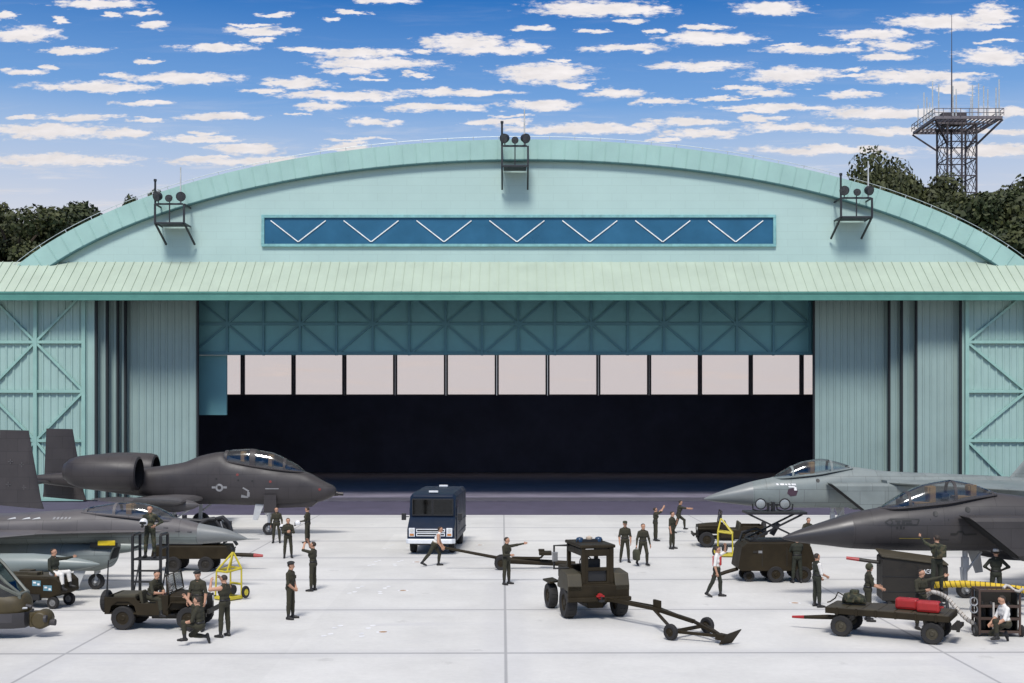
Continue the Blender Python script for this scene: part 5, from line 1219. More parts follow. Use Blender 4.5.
# ================================================================== ground vehicles and gear
OD = (.024, .0175, .0085)
m_od = mat('olive drab paint', OD, .55, var=.28, scale=2.2, grime=.4, spec=.2)
m_odd = mat('dark olive paint', (.014, .011, .007), .6, var=.3, scale=2.5, grime=.3)
m_odl = mat('faded olive paint', (.046, .038, .021), .6, var=.25, scale=2, grime=.3)
m_yel = mat('yellow paint', (.50, .41, .03), .45, var=.15, scale=4, grime=.15)
m_bk = mat('black steel', (.014, .014, .015), .5, var=.2)
m_redp = mat('red paint', (.33, .014, .014), .4, var=.15, scale=4)
m_navy = mat('navy van paint', (.007, .016, .036), .45, var=.2, scale=1, coat=.0, grime=.2, spec=.18)
m_chr = mat('white trim', (.66, .68, .70), .3, var=.08)
m_vgl = glass('dark vehicle glass', (.02, .022, .025), .93, .05)
m_bulb = mat('headlamp glass', (.55, .55, .52), .15)
m_seatf = mat('olive canvas seat', (.05, .045, .028), .85)
m_strawb = mat('bare metal', (.3, .3, .3), .4, metal=.6)

def jeep(label, loc, rz, wind_up, group='open jeeps on the apron'):
    t = thing('jeep', label, 'jeep', loc, rz, group); R_W = .36
    b = MB()
    b.side([(-1.55, .48), (-1.55, 1.0), (.12, 1.0), (.22, 1.03), (.42, 1.08), (.42, .46), (.0, .46), (-.06, .62), (-.52, .62)], -.72, -.68)
    b.v = b.v  # near wall; far wall below
    b.side([(-1.55, .48), (-1.55, 1.0), (-.62, 1.0), (-.46, .82), (.02, .82), (.16, 1.05), (.42, 1.08), (.42, .46), (-.55, .46), (-.62, .72), (-.8, .86), (-1.15, .86), (-1.34, .72), (-1.4, .48)], .68, .72)
    b2 = MB()
    prof = [(-1.55, .48), (-1.55, 1.0), (-.62, 1.0), (-.46, .82), (.02, .82), (.16, 1.05), (.42, 1.08), (.42, .46), (-.55, .46), (-.62, .72), (-.8, .86), (-1.15, .86), (-1.34, .72), (-1.4, .48)]
    for y0, y1 in ((-.72, -.68), (.68, .72)): b2.side(prof, y0, y1)
    b2.box((-.56, 0, .5), (1.94, 1.36, .05)); b2.box((-1.53, 0, .74), (.04, 1.36, .52)); b2.box((-.98, .52, .8), (1.0, .3, .1)); b2.box((-.98, -.52, .8), (1.0, .3, .1)); b2.box((.40, 0, .78), (.04, 1.36, .6))
    body = b2.build('body', m_od, t, bevel=.012)
    h = MB(); h.rings([[Vector((x, y * w, z)) for y, z in ((-1, .62), (-1, zt - .06), (-.8, zt), (.8, zt), (1, zt - .06), (1, .62))] for x, w, zt in ((.42, .62, 1.08), (.9, .5, 1.06), (1.38, .44, 1.01))]); h.build('hood', m_od, t, smooth=30, bevel=.01)
    g = MB(); g.box((1.41, 0, .76), (.05, .96, .46)); 
    for k in range(7): g.box((1.44, -.24 + .08 * k, .76), (.03, .03, .36))
    gr = g.build('grille', m_odd, t)
    for s in (-1, 1):
        f = MB(); f.prism([(.5, s * .46, .86), (1.42, s * .44, .86), (1.42, s * .74, .84), (1.15, s * .76, .84), (.5, s * .74, .84)], (0, 0, .03)); f.prism([(.5, s * .74, .86), (.36, s * .74, .62), (.36, s * .5, .62), (.5, s * .5, .86)], (.03, 0, 0)); f.build('fender', m_od, t)
        l = MB(); l.cyl((1.40, s * .36, .84), (1.46, s * .36, .84), .085, seg=14); l.build('headlight', m_bulb, t)
        wheel('wheel', t, (1.02, s * .62, R_W), R_W, .19, hub=m_od); wheel('wheel', t, (-1.0, s * .62, R_W), R_W, .19, hub=m_od)
    x = MB(); x.box((1.62, 0, .58), (.07, 1.3, .14)); x.bar((1.4, -.3, .55), (1.62, -.3, .56), .07); x.bar((1.4, .3, .55), (1.62, .3, .56), .07); x.build('front_bumper', m_odd, t, bevel=.01)
    x = MB(); x.box((0, .3, .42), (2.9, .08, .12)); x.box((0, -.3, .42), (2.9, .08, .12)); x.cyl((1.02, -.6, .36), (1.02, .6, .36), .05, seg=8); x.cyl((-1., -.6, .36), (-1., .6, .36), .05, seg=8); x.box((.1, 0, .36), (.8, .3, .18)); x.box((-1.62, 0, .52), (.1, .7, .14)); x.build('chassis', m_odd, t)
    wheel('spare_wheel', t, (-1.68, -.22, .80), R_W * .95, .18, ax=(1, 0, 0), hub=m_od)
    for s in (-.34, .34):
        q = MB(); q.box((-.25, s, .72), (.44, .42, .12)); q.box((-.48, s, .95), (.1, .42, .42), Matrix.Rotation(R(-8), 3, 'Y')); q.build('seat', m_seatf, t, bevel=.03)
    q = MB(); q.box((-1.2, 0, .74), (.36, .8, .1)); q.build('rear_seat', m_seatf, t, bevel=.03)
    w = MB(); pts = [Vector((.12 + .06 * math.sin(a) , .34 + .19 * math.cos(a), 1.06 + .18 * math.sin(a))) for a in [2 * math.pi * i / 16 for i in range(17)]]
    w.tube(pts, .014, 6); w.cyl((.12, .34, 1.06), (.42, .34, .86), .02, seg=6); w.bar(pts[0], pts[8], .02); w.build('steering_wheel', m_bk, t, smooth=40)
    a0 = Vector((.42, 0, 1.08)); d = Vector((-.16, 0, .98)).normalized() if wind_up else Vector((.99, 0, .08)).normalized()
    f = MB()
    for s in (-.66, 0, .66): f.bar(a0 + Vector((0, s, .02)), a0 + Vector((0, s, .02)) + d * .56, .028)
    for k in (.02, .56): f.bar(a0 + Vector((0, -.68, .02)) + d * k, a0 + Vector((0, .68, .02)) + d * k, .03)
    fo = f.build('windscreen_frame', m_od, t)
    gl = MB(); n = d.cross(Vector((0, 1, 0)))
    for s in (-.33, .33): 
        c = a0 + Vector((0, s, .02)); gl.prism([c + d * .05 + Vector((0, -.3, 0)), c + d * .05 + Vector((0, .3, 0)), c + d * .53 + Vector((0, .3, 0)), c + d * .53 + Vector((0, -.3, 0))], n * .008)
    gl.build('windscreen', m_canw, fo)
    return t
m_canw = glass('pale windscreen', (.9, .92, .92), .95, .06)
J1 = jeep('open olive jeep with spare wheel and whip antenna, driver aboard, by the left fighter', (WX(161, 34.4) , 34.6, 0), -4, True); J1.scale = (.94,) * 3
a = MB(); a.tube([(-1.5, -.62, .95), (-1.5, -.62, 1.25), (-1.46, -.62, 2.1)], [.04, .03, .018], 6); a.cyl((-1.5, -.62, 1.95), (-1.2, -.62, 2.12), .008, seg=4); a.build('whip_antenna', m_bk, J1)
a = MB(); a.box((-1.0, -.1, .95), (.7, .9, .22)); a.build('cargo', m_seatf, J1, bevel=.06)
J2 = jeep('dark open jeep with raised windscreen beside the yellow frame, near the hangar threshold', (WX(727, 56) , 55.8, 0), 176, True)
driver, Jd = person('driver sitting in the open olive jeep, leaning forward over folded arms', J1.matrix_world @ Vector((-.28 + J1.location.x, .0, 0)) if False else Vector((J1.location.x - .22, J1.location.y - .34, 0)), -25, arms='skin', sit=.90, lean=(.3, 0), pose=dict(la=((.55, .2, -.75), (.7, -.7, .1)), ra=((.6, .2, -.7), (.6, -.8, .05)), ll=SITL, rl=SITL), hat='hair', head=(-20, 0))

# ---- step van
def van():
    t = thing('step_van', 'dark navy boxy delivery van with white bumper facing us at the hangar opening', 'van', (WX(431, 52.6), 52.35, 0), -92.5)
    # body: front of the box at x = -1.0, tail at -6.2; nose forward to 0
    b = MB()
    def ring(x, w, z0, zt): return [Vector((x, y, z)) for y, z in ((-w, z0), (-w, zt - .16), (-w + .12, zt), (w - .12, zt), (w, zt - .16), (w, z0))]
    b.rings([ring(-6.1, 1.02, .5, 2.62), ring(-6.0, 1.04, .5, 2.64), ring(-1.2, 1.04, .5, 2.62), ring(-.95, 1.02, .5, 2.58), ring(-.86, 1.0, .5, 2.5)])
    b.build('body', m_navy, t, smooth=30, bevel=.02)
    n = MB(); n.side([(-.9, .5), (-.9, 1.58), (-.72, 1.56), (-.06, 1.16), (.0, 1.08), (.0, .5)], -1.03, 1.03); n.build('nose', m_navy, t, bevel=.04)
    for s in (-1, 1):
        w = MB(); w.box((-.835, s * .46, 2.02), (.03, .84, .66)); wo = w.build('windscreen', m_vgl, t)
        f = MB(); f.box((-.83, s * .46, 2.37), (.05, .9, .05)); f.box((-.83, s * .46, 1.67), (.05, .9, .05)); f.box((-.83, s * .9, 2.02), (.05, .04, .66)); f.box((-.83, s * .025, 2.02), (.05, .04, .66)); f.build('windscreen_frame', m_bk, wo)
        l = MB(); l.box((.01, s * .82, .98), (.05, .26, .38)); lo = l.build('headlight', m_chr, t, bevel=.015)
        g = MB(); g.cyl((.035, s * .82, 1.07), (.05, s * .82, 1.07), .08, seg=16); g.build('lamp', m_bulb, lo); g = MB(); g.box((.04, s * .82, .88), (.03, .18, .09)); g.build('indicator', mat('amber lens', (.5, .2, .05), .3), lo)
        m = MB(); m.box((-.5, s * 1.24, 1.62), (.08, .2, .3)); m.cyl((-.55, s * 1.02, 1.62), (-.5, s * 1.2, 1.62), .02, seg=6); m.build('mirror', m_bk, t, bevel=.02)
        w = MB(); w.box((-1.5, s * 1.045, 1.95), (.7, .02, .7)); w.build('side_window', m_vgl, t)
        d = MB(); d.box((-1.5, s * 1.05, 1.25), (.86, .02, 1.45)); d.build('side_door', m_navy, t)
        r = MB(); r.box((-4.0, s * 1.05, 1.2), (3.9, .03, .06)); r.box((-4.0, s * 1.05, .75), (3.9, .03, .06)); r.build('rub_rail', m_navy, t)
        wheel('wheel', t, (-.95, s * .86, .4), .4, .26); wheel('wheel', t, (-4.6, s * .86, .4), .4, .3)
    g = MB()
    for z, zz in ((1.11, .035), (1.0, .035), (.93, .035), (.83, .035)): g.box((.015, 0, z), (.05, 1.26, zz))
    for s in (-1, 1): g.box((.015, s * .61, 1.055), (.05, .04, .08)); g.box((.015, s * .61, .88), (.05, .04, .07))
    g.build('grille', m_chr, t, bevel=.01); g = MB(); g.box((.003, 0, .97), (.02, 1.24, .32)); g.build('grille_recess', m_bk, t)
    x = MB(); x.prism([(.05, -1.08, .5), (.22, -.95, .5), (.22, .95, .5), (.05, 1.08, .5), (-.1, 1.08, .5), (-.1, -1.08, .5)], (0, 0, .2)); x.build('front_bumper', m_chr, t, bevel=.03)
    for xx in (-1.2, -5.6): l = MB(); l.box((xx, 0, 2.68), (.14, .42, .09)); l.build('roof_light', m_chr, t, bevel=.02)
    c = MB(); c.box((-3.2, 0, .45), (5.6, 1.5, .14)); c.cyl((-.95, -.8, .4), (-.95, .8, .4), .06, seg=8); c.cyl((-4.6, -.8, .4), (-4.6, .8, .4), .07, seg=8); c.build('chassis', m_bk, t)
    x = MB(); x.box((-6.16, 0, .55), (.12, 2., .14)); x.build('rear_bumper', m_bk, t)
van()

# ---- aircraft tractor seen from behind
def tractor():
    t = thing('aircraft_tractor', 'squat olive tow tractor with boxy cab and blue roof beacons seen from behind', 'tractor', (WX(588.5, 36.7), 36.85, 0), 103)
    # local: forward +x, rear wheels at x = -.6
    b = MB(); b.box((.35, 0, .72), (2.6, .9, .5)); b.box((1.3, 0, 1.12), (1.1, .92, .4)); b.box((.35, 0, .4), (2.3, .5, .22)); b.build('chassis', m_od, t, bevel=.03)
    r = MB(); r.prism([(-1.12, -.95, .62), (-1.12, .95, .62), (-1.12, .95, 1.02), (-1.12, .2, 1.0), (-1.12, -.95, 1.02)], (.12, 0, 0)); r.box((-1.17, 0, .62), (.14, 1.96, .12)); r.box((-.7, 0, .8), (.8, 1.0, .5)); r.build('rear_plate', m_od, t, bevel=.015)
    for s in (-1, 1):
        f = MB(); f.prism([(-1.12, s * .51, 1.02), (-1.0, s * .51, 1.36), (-.2, s * .51, 1.42), (.12, s * .51, .95), (.12, s * .51, .85), (-1.12, s * .51, .85)], (0, s * .45, 0)); f.build('rear_fender', m_odl, t, bevel=.03)
        wheel('wheel', t, (-.58, s * .80, .47), .47, .34, hub=m_od); wheel('wheel', t, (1.35, s * .82, .40), .40, .28, hub=m_od)
        f = MB(); f.prism([(.95, s * .66, .86), (1.78, s * .66, .86), (1.78, s * .98, .82), (.95, s * .98, .82)], (0, 0, .05)); f.build('front_fender', m_od, t)
    # cab: posts, roof, panels with real openings
    c = MB(); x0, x1, w, zb, zt = -.95, .62, .50, 1.0, 2.12
    for x, s in ((x0, -1), (x0, 1), (x1, -1), (x1, 1)): c.box((x, s * (w - .06), (zb + zt) / 2), (.12, .12, zt - zb))
    c.box((x0, 0, 1.98), (.1, 2 * w - .24, .2)); c.box((x0, 0, 1.49), (.09, 2 * w - .24, .1)); c.box((x0, -.35, 1.5), (.085, .12, .86)); c.box((x0, .35, 1.5), (.085, .12, .86)); c.box((x0, 0, 1.04), (.1, 2 * w - .24, .12))
    c.box((x1, 0, 2.0), (.1, 2 * w - .24, .16)); c.box((x1, 0, 1.2), (.1, 2 * w - .24, .5))
    for s in (-1, 1): c.box(((x0+x1)/2, s * (w - .06), 1.98), (x1 - x0 - .12, .1, .2)); c.box(((x0+x1)/2, s * (w - .06), 1.18), (x1 - x0 - .12, .1, .36))
    c.build('cab', m_od, t, bevel=.012)
    r = MB(); r.box(((x0+x1)/2, 0, 2.17), (1.75, 1.1, .1)); r.build('cab_roof', m_od, t, bevel=.03)
    d = MB(); d.box((x0 + .06, 0, 1.27), (.04, .6, .3)); d.build('dark_panel', m_bk, t)
    s_ = MB(); s_.box((-.3, 0, 1.2), (.4, .45, .14)); s_.box((-.5, 0, 1.5), (.12, .45, .5)); s_.build('seat', m_bk, t, bevel=.04)
    q = MB(); q.tube([Vector((.25 + .05 * math.sin(a), .2 * math.cos(a), 1.55 + .19 * math.sin(a))) for a in [2*math.pi*i/14 for i in range(15)]], .018, 6); q.cyl((.25, 0, 1.55), (.55, 0, 1.3), .025, seg=6); q.build('steering_wheel', m_bk, t)
    l = MB(); l.box((-.1, .0, 2.26), (.2, .8, .08)); l.build('beacon_bar', m_bk, t)
    for s in (-1, 1): l = MB(); l.lathe([(.11, 0), (.12, .07), (.09, .13), (.02, .15)], (-.1, s * .3, 2.22), (0, 0, 1), 14); l.build('beacon', mat('blue beacon lens', (.012, .04, .09), .3), t, smooth=50)
    l = MB(); l.lathe([(.09, 0), (.1, .1), (.02, .14)], (-.1, 0, 2.26), (0, 0, 1), 12); l.build('clear_beacon', mat('pale amber lens', (.5, .4, .3), .3), t, smooth=50)
    m = MB(); m.tube([(.5, .48, 2.06), (.5, .95, 2.06), (.5, .95, 1.35), (.5, .48, 1.35)], .035, 8); mo = m.build('mirror_arm', m_bk, t, smooth=40)
    m = MB(); m.box((.47, .93, 1.72), (.07, .17, .3)); m.build('mirror', m_strawb, mo, bevel=.02)
    h = MB(); h.cyl((-1.26, .0, .72), (-1.2, .0, .72), .09, seg=8); h.box((-1.255, 0, .72), (.06, .24, .05)); h.build('red_hitch', m_redp, t)
    h = MB(); h.box((-1.32, 0, .6), (.22, .16, .06)); h.cyl((-1.38, 0, .55), (-1.38, 0, .72), .03, seg=8); h.build('tow_hook', m_bk, t)
tractor()

# ---- tow bar lying behind the tractor
def towbar():
    o = G(690, 637); t = thing('tow_bar', 'olive two wheeled aircraft tow bar coupled behind the tractor, forked foot on the ground', 'tow bar', o, 0)
    L = lambda px, Y, z: Vector((WX(px, Y) - o.x, Y - o.y, z))
    hitch, plate, ax_l, ax_r, foot = L(603, 35.9, .62), L(655, 34.2, .58), L(674, 32.6, .22), L(704, 33.5, .22), L(722, 32.0, .2)
    m = MB(); m.bar(hitch, plate, .12, .1); m.bar(hitch + Vector((.25, .12, -.02)), plate + Vector((.05, .3, .02)), .06); m.bar(plate, L(694, 33., .42), .12, .1); m.bar(plate + Vector((0, 0, -.05)), ax_l, .07); m.bar(plate + Vector((.1, .2, 0)), ax_r, .07)
    m.bar(ax_l, ax_r, .09); m.bar(ax_l, foot, .08); m.bar(ax_r + Vector((0, 0, .05)), foot, .07); m.bar(L(694, 33., .42), foot, .08); m.build('draw_frame', m_od, t, bevel=.008)
    p = MB(); p.box(plate + Vector((.06, -.02, .08)), (.08, .34, .34), Matrix.Rotation(R(25), 3, 'Z')); p.build('cross_plate', m_od, t, bevel=.01)
    d = (ax_r - ax_l).normalized()
    for c, s in ((ax_l, -1), (ax_r, 1)): wheel('wheel', t, c + d * s * .14, .22, .14, ax=d, hub=m_od)
    f = MB(); k = (foot - plate); k.z = 0; k.normalize(); n = Vector((-k.y, k.x, 0))
    f.box(foot + Vector((0, 0, -.02)), (.3, .22, .16), Matrix((k, n, Vector((0, 0, 1)))).transposed())
    q = foot + k * .1
    f.prism([q - n * .22 + Vector((0, 0, -.18)), q + n * .22 + Vector((0, 0, -.18)), q + n * .28 + k * .3 + Vector((0, 0, .22)), q - n * .2 + k * .2 + Vector((0, 0, .1))], k * .05)
    f.build('tow_head', m_od, t)
towbar()

def longbar():
    o = G(500, 569); t = thing('long_tow_bar', 'long olive wheeled tow bar being pushed by the man in a white vest', 'tow bar', o, 0)
    L = lambda px, py, Y: Vector((WX(px, Y) - o.x, Y - o.y, WZ(py, Y)))
    Y = o.y; a, b, c = L(446, 548, Y - .4), L(512, 560.5, Y), L(575, 564, Y + .3)
    m = MB(); m.tube([a, a.lerp(b, .5), b], [.05, .06, .07], 8); m.cyl(b + Vector((-.1, 0, .0)), c, .13, .11, seg=12); m.bar(b + Vector((0, 0, .12)), L(540, 558, Y), .1, .08); m.build('draw_frame', m_od, t, smooth=40)
    for s in (-1, 1): wheel('wheel', t, Vector((.05, s * .32, .27)), .27, .16, hub=m_od)
    x = MB(); x.cyl((.05, -.3, .27), (.05, .3, .27), .05, seg=8); x.bar((.05, 0, .27), b, .08); x.build('axle', m_od, t)
    s_ = L(544, 554, Y); h = MB(); h.tube([L(536, 558.5, Y), L(541, 557.5, Y), s_], .045, 8); h.box(s_ + Vector((.05, 0, .04)), (.5, .5, .14)); h.box(s_ + Vector((-.1, .1, .14)), (.24, .3, .08)); h.build('tow_head', m_od, t, bevel=.03)
    g = MB(); g.cyl(a + Vector((-.02, -.22, 0)), a + Vector((-.02, .22, 0)), .03, seg=8); g.build('handle', m_od, t)
longbar()

# ---- yellow wheeled frames
def yellow_frame(label, loc, rz, sc=1.):
    t = thing('wheeled_frame', label, 'trolley', loc, rz, 'yellow wheeled service frames')
    f = MB()
    def tb(*p): f.tube(p, .038, 8)
    tb((-.05, -.36, .06), (-.05, -.36, 1.02)); tb((-.05, .36, .06), (-.05, .36, 1.02)); tb((-.05, -.36, 1.02), (-.05, .36, 1.02)); tb((-.05, -.36, .5), (-.05, .36, .5))
    tb((-.05, -.42, .06), (.75, -.42, .06)); tb((-.05, .42, .06), (.75, .42, .06)); tb((-.05, -.42, .06), (-.05, .42, .06)); tb((.75, -.42, .06), (.75, .42, .06))
    tb((-.05, -.36, 1.02), (.7, -.34, .95)); tb((-.05, .36, 1.02), (.7, .34, .95)); tb((.7, -.34, .95), (.7, .34, .95)); tb((.7, -.34, .95), (.1, 0, 1.55)); tb((.7, .34, .95), (.1, 0, 1.55)); tb((-.05, -.36, 1.02), (.1, 0, 1.55)); tb((-.05, .36, 1.02), (.1, 0, 1.55)); tb((.72, -.4, .06), (.7, -.34, .95))
    f.build('frame', m_yel, t, smooth=40)
    p = MB(); p.box((.35, 0, .1), (.84, .9, .05)); p.build('base_plate', m_yel, t, bevel=.01)
    for s in (-1, 1): wheel('wheel', t, (-.14, s * .52, .24), .2, .11, hub=m_yel)
    h = MB(); h.box((.1, 0, 1.62), (.1, .1, .12)); h.tube([(.1, -.16, 1.72), (.1, -.06, 1.62), (.1, .06, 1.62), (.1, .16, 1.72)], .025, 6); h.build('cradle', m_bk, t)
    r = MB(); r.cyl((.3, -.3, .34), (.3, .3, .34), .16, seg=14); r.build('reel', m_bk, t, smooth=40)
    t.scale = (sc * .84, sc * .84, sc * 1.08)
    return t
yellow_frame('yellow wheeled frame with pointed top, behind the man shading his face', G(235, 598.5), -128, .93)
yellow_frame('yellow wheeled frame between the dark jeep and the olive floodlight cart', G(719, 556), -12, .98)

# ---- floodlight cart with scissor lift
def light_cart():
    o = G(773, 580); t = thing('floodlight_cart', 'olive wheeled generator cart with scissor lift raising two round floodlights', 'floodlight cart', o, 0)
    b = MB(); b.side([(-1.42, .52), (-1.28, 1.3), (-1.1, 1.46), (1.1, 1.46), (1.24, 1.3), (1.42, .75), (1.42, .52), (1.2, .42), (-1.3, .42)], -.72, .72); bo = b.build('body', m_od, t, bevel=.03)
    p = MB(); p.box((-.55, -.725, .95), (.02, .012, .7)); p.box((.35, -.725, .95), (.02, .012, .7)); p.box((-.8, -.73, 1.12), (.16, .02, .08)); p.build('panel_seam', m_odd, bo)
    x = MB(); x.box((-.62, -.727, 1.12), (.14, .012, .09)); x.build('placard', m_strawb, bo)
    for xx in (-.05, .95):
        for s in (-1, 1): wheel('wheel', t, (xx, s * .66, .3), .3, .18, hub=m_od)
    for s in (-1, 1): wheel('wheel', t, (-.98, s * .45, .2), .2, .12, hub=m_od)
    d = MB(); d.tube([(-1.3, 0, .42), (-1.75, -.05, .3), (-2.0, -.1, .22)], .07, 8); dr = d.build('drawbar', m_od, t, smooth=40); e = MB(); e.cyl((-2.0, -.1, .22), (-2.28, -.16, .15), .07, .05, seg=8); e.build('drawbar_tip', m_redp, dr)
    s_ = MB(); z0, z1 = 1.5, 2.46
    s_.box((.1, 0, 1.5), (2.1, .9, .07))
    for y in (-.42, .42):
        s_.bar((-.95, y, z0), (1.0, y + .05, z1), .09, .06); s_.bar((1.05, y, z0), (-.95, y + .05, z1), .09, .06)
    s_.cyl((.03, -.45, 1.98), (.03, .45, 1.98), .05, seg=8); s_.box((.05, -.1, 1.9), (.16, .2, .5), Matrix.Rotation(R(30), 3, 'Y')); s_.build('scissor_lift', m_bk, t)
    p = MB(); p.box((.05, 0, z1 + .05), (2.2, 1.0, .09)); p.build('platform', m_bk, t, bevel=.01)
    p = MB(); p.box((0, 0, z1 + .25), (.1, .3, .36)); p.box((.1, 0, z1 + .32), (.5, .1, .06)); p.box((-.18, 0, z1 + .25), (.06, .2, .3)); p.build('lamp_stand', m_bk, t)
    for xx in (-.47, .42):
        c = Vector((xx, -.05, z1 + .36)); dd = Vector((-.1, -1, -.02)).normalized(); l = MB()
        l.lathe([(.08, -.22), (.16, -.17), (.2, -.02), (.21, .05), (.18, .05)], c, dd, 20); l.tube([c + Vector((.3, 0, 0)), c + Vector((.28, 0, -.2)), c + Vector((0, 0, -.3)), c + Vector((-.28, 0, -.2)), c + Vector((-.3, 0, 0))], .03, 6); lo = l.build('floodlight', m_bk, t, smooth=40)
        g = MB(); g.lathe([(.175, .045), (.12, .07), (.01, .08)], c, dd, 20); g.build('lens', mat('clear lamp glass', (.30, .32, .32), .2), lo, smooth=50)
    j = MB(); j.tube([(-1.2, .2, 1.45), (-1.1, .2, 1.75), (-.6, .1, 1.9), (-.2, 0, 1.7)], .05, 8); j.build('cable', m_bk, t, smooth=40)
light_cart()

# ---- big dark generator box behind the trailer
def gen_box():
    o = G(911, 605); t = thing('ground_power_unit', 'tall dark brown power unit box with slanted lid under the dark fighter', 'power unit', o, -8)
    b = MB(); b.side([(-.98, .2), (-.98, 1.52), (-.9, 1.6), (1.0, 1.36), (1.02, 1.3), (1.02, .2)], -.6, .6); bo = b.build('body', m_odd, t, bevel=.025)
    l = MB(); l.prism([(-1.02, -.66, 1.60), (1.02, -.66, 1.36), (1.02, .6, 1.44), (-1.02, .6, 1.70)], (0, 0, .05)); l.build('lid', m_odl, t, bevel=.01)
    s = MB(); s.box((-.02, -.606, .98), (1.96, .014, .02)); s.box((-.02, -.606, .5), (1.96, .014, .02)); s.box((.1, -.606, .75), (.02, .014, 1.1)); s.build('panel_seam', m_bk, bo)
    for xx in (-.6, .6):
        for sy in (-1, 1): wheel('wheel', t, (xx, sy * .5, .24), .24, .16, hub=m_od)
    d = MB(); d.cyl((-.98, 0, 1.35), (-1.6, .1, 1.42), .06, seg=8); dr = d.build('drawbar', m_odd, t); e = MB(); e.cyl((-1.6, .1, 1.42), (-2.0, .16, 1.46), .06, .05, seg=8); e.build('drawbar_tip', m_redp, dr)
    # stencil letters built as small strokes
    st = MB(); z, h, w, y = 1.10, .12, .085, -.604
    def stroke(x, pts):
        for (a, b_) in zip(pts, pts[1:]): st.bar((x + a[0] * w, y, z + a[1] * h), (x + b_[0] * w, y, z + b_[1] * h), .014, .02, up=(0, 0, 1))
    stroke(.26, [(0, 0), (.5, 1), (1, 0)]); stroke(.26, [(.2, .4), (.8, .4)]); stroke(.37, [(1, .85), (.8, 1), (.1, 1), (0, .8), (0, .2), (.1, 0), (1, 0), (1, .5), (.6, .5)]); stroke(.48, [(1, 1), (0, 1), (0, 0), (1, 0)]); stroke(.48, [(0, .5), (.8, .5)])
    st.build('stencil', m_markw, bo)
gen_box()

# ---- flat trailer in front
def trailer():
    c = (G(849.8, 637) + G(938, 644)) / 2; rz = -29.0 + 180
    t = thing('flat_trailer', 'flat olive four wheeled trailer with red tipped drawbar carrying bag and two red cans', 'trailer', (c.x + .12, c.y + .58, 0), rz)
    b = MB(); b.box((0, 0, .74), (3.2, 1.35, .09)); 
    for k in range(7): b.box((-1.3 + k * .43, 0, .79), (.4, 1.3, .02))
    b.build('deck', m_odl, t, bevel=.01)
    e = MB(); e.box((0, .68, .70), (3.26, .05, .16)); e.box((0, -.68, .70), (3.26, .05, .16)); e.box((1.62, 0, .70), (.05, 1.3, .16)); e.box((-1.62, 0, .70), (.05, 1.3, .16))
    for k in range(6): e.box((-1.3 + k * .52, .715, .70), (.06, .03, .2))
    e.build('deck_rim', m_od, t, bevel=.008)
    u = MB(); u.box((1.2, 0, .5), (.3, .9, .3)); u.box((-1.2, 0, .5), (.3, .9, .3)); u.box((0, 0, .58), (2.4, .2, .14))
    for x in (1.2, -1.2): u.cyl((x, -.6, .29), (x, .6, .29), .06, seg=8); u.bar((x + .25, .4, .66), (x, .5, .34), .07); u.bar((x - .25, .4, .66), (x, .5, .34), .07)
    u.box((-1.74, 0, .44), (.2, .9, .1)); u.box((-1.82, .42, .5), (.08, .1, .3)); u.build('undercarriage', m_odd, t)
    for x in (1.2, -1.2):
        for s in (-1, 1): wheel('wheel', t, (x, s * .62, .29), .29, .19, hub=m_odl)
    d = MB(); d.tube([(1.3, 0, .42), (1.7, 0, .4), (2.4, 0, .34)], [.06, .07, .05], 8); dr = d.build('drawbar', m_od, t, smooth=40); q = MB(); q.cyl((2.4, 0, .34), (2.75, 0, .32), .05, .035, seg=8); q.build('drawbar_tip', m_redp, dr)
    return t
TR = trailer()
def on_trailer(p): return Matrix.Translation(TR.location) @ Matrix.Rotation(TR.rotation_euler.z, 4, 'Z') @ Vector(p)
def red_can(label, p, rz):
    t = thing('fuel_can', label, 'fuel can', on_trailer(p), rz, 'red fuel cans on the trailer')
    b = MB(); b.box((0, 0, .16), (.6, .34, .30)); bo = b.build('can_body', m_redp, t, bevel=.06)
    r = MB(); r.box((0, -.173, .16), (.44, .012, .16)); r.build('pressed_panel', m_redp, bo, bevel=.005)
    h = MB(); h.tube([(.3, -.09, .16), (.37, -.06, .16), (.37, .06, .16), (.3, .09, .16)], .018, 6); h.build('handle', m_redp, t)
    q = MB(); q.cyl((.29, -.1, .24), (.37, -.12, .28), .035, seg=10); q.build('cap', m_bk, t)
red_can('red fuel can lying on the trailer, the one nearer its middle', (-.46, .1, .80), -32)
red_can('red fuel can lying at the rear end of the trailer by the hose', (-1.06, .35, .80), -28)
bg2 = thing('kit_bag', 'camouflage kit bag with loose strap lying on the front end of the trailer', 'bag', on_trailer((1.0, -.05, .80)), -29); bg2.scale = (.78,) * 3
b = MB(); b.rings([[Vector((x, .25 * w * math.cos(a), .02 + .2 * h + .2 * h * math.sin(a))) for a in [2*math.pi*i/14 for i in range(14)]] for x, w, h in ((-.42, .5, .5), (-.36, .9, .9), (-.1, 1.1, 1.1), (.15, 1., 1.0), (.34, .9, .8), (.4, .4, .4))]); b.build('bag_body', m_camo, bg2, smooth=50)
b = MB(); b.box((.0, .0, .46), (.3, .3, .14)); b.box((-.1, -.24, .2), (.3, .1, .22)); b.build('pocket', m_camo, bg2, bevel=.04)
b = MB(); b.tube([(-.35, -.1, .3), (-.55, -.15, .42), (-.65, -.15, .2), (-.85, -.1, .05), (-.95, -.1, .02)], .025, 6); b.build('strap', m_od, bg2, smooth=40)

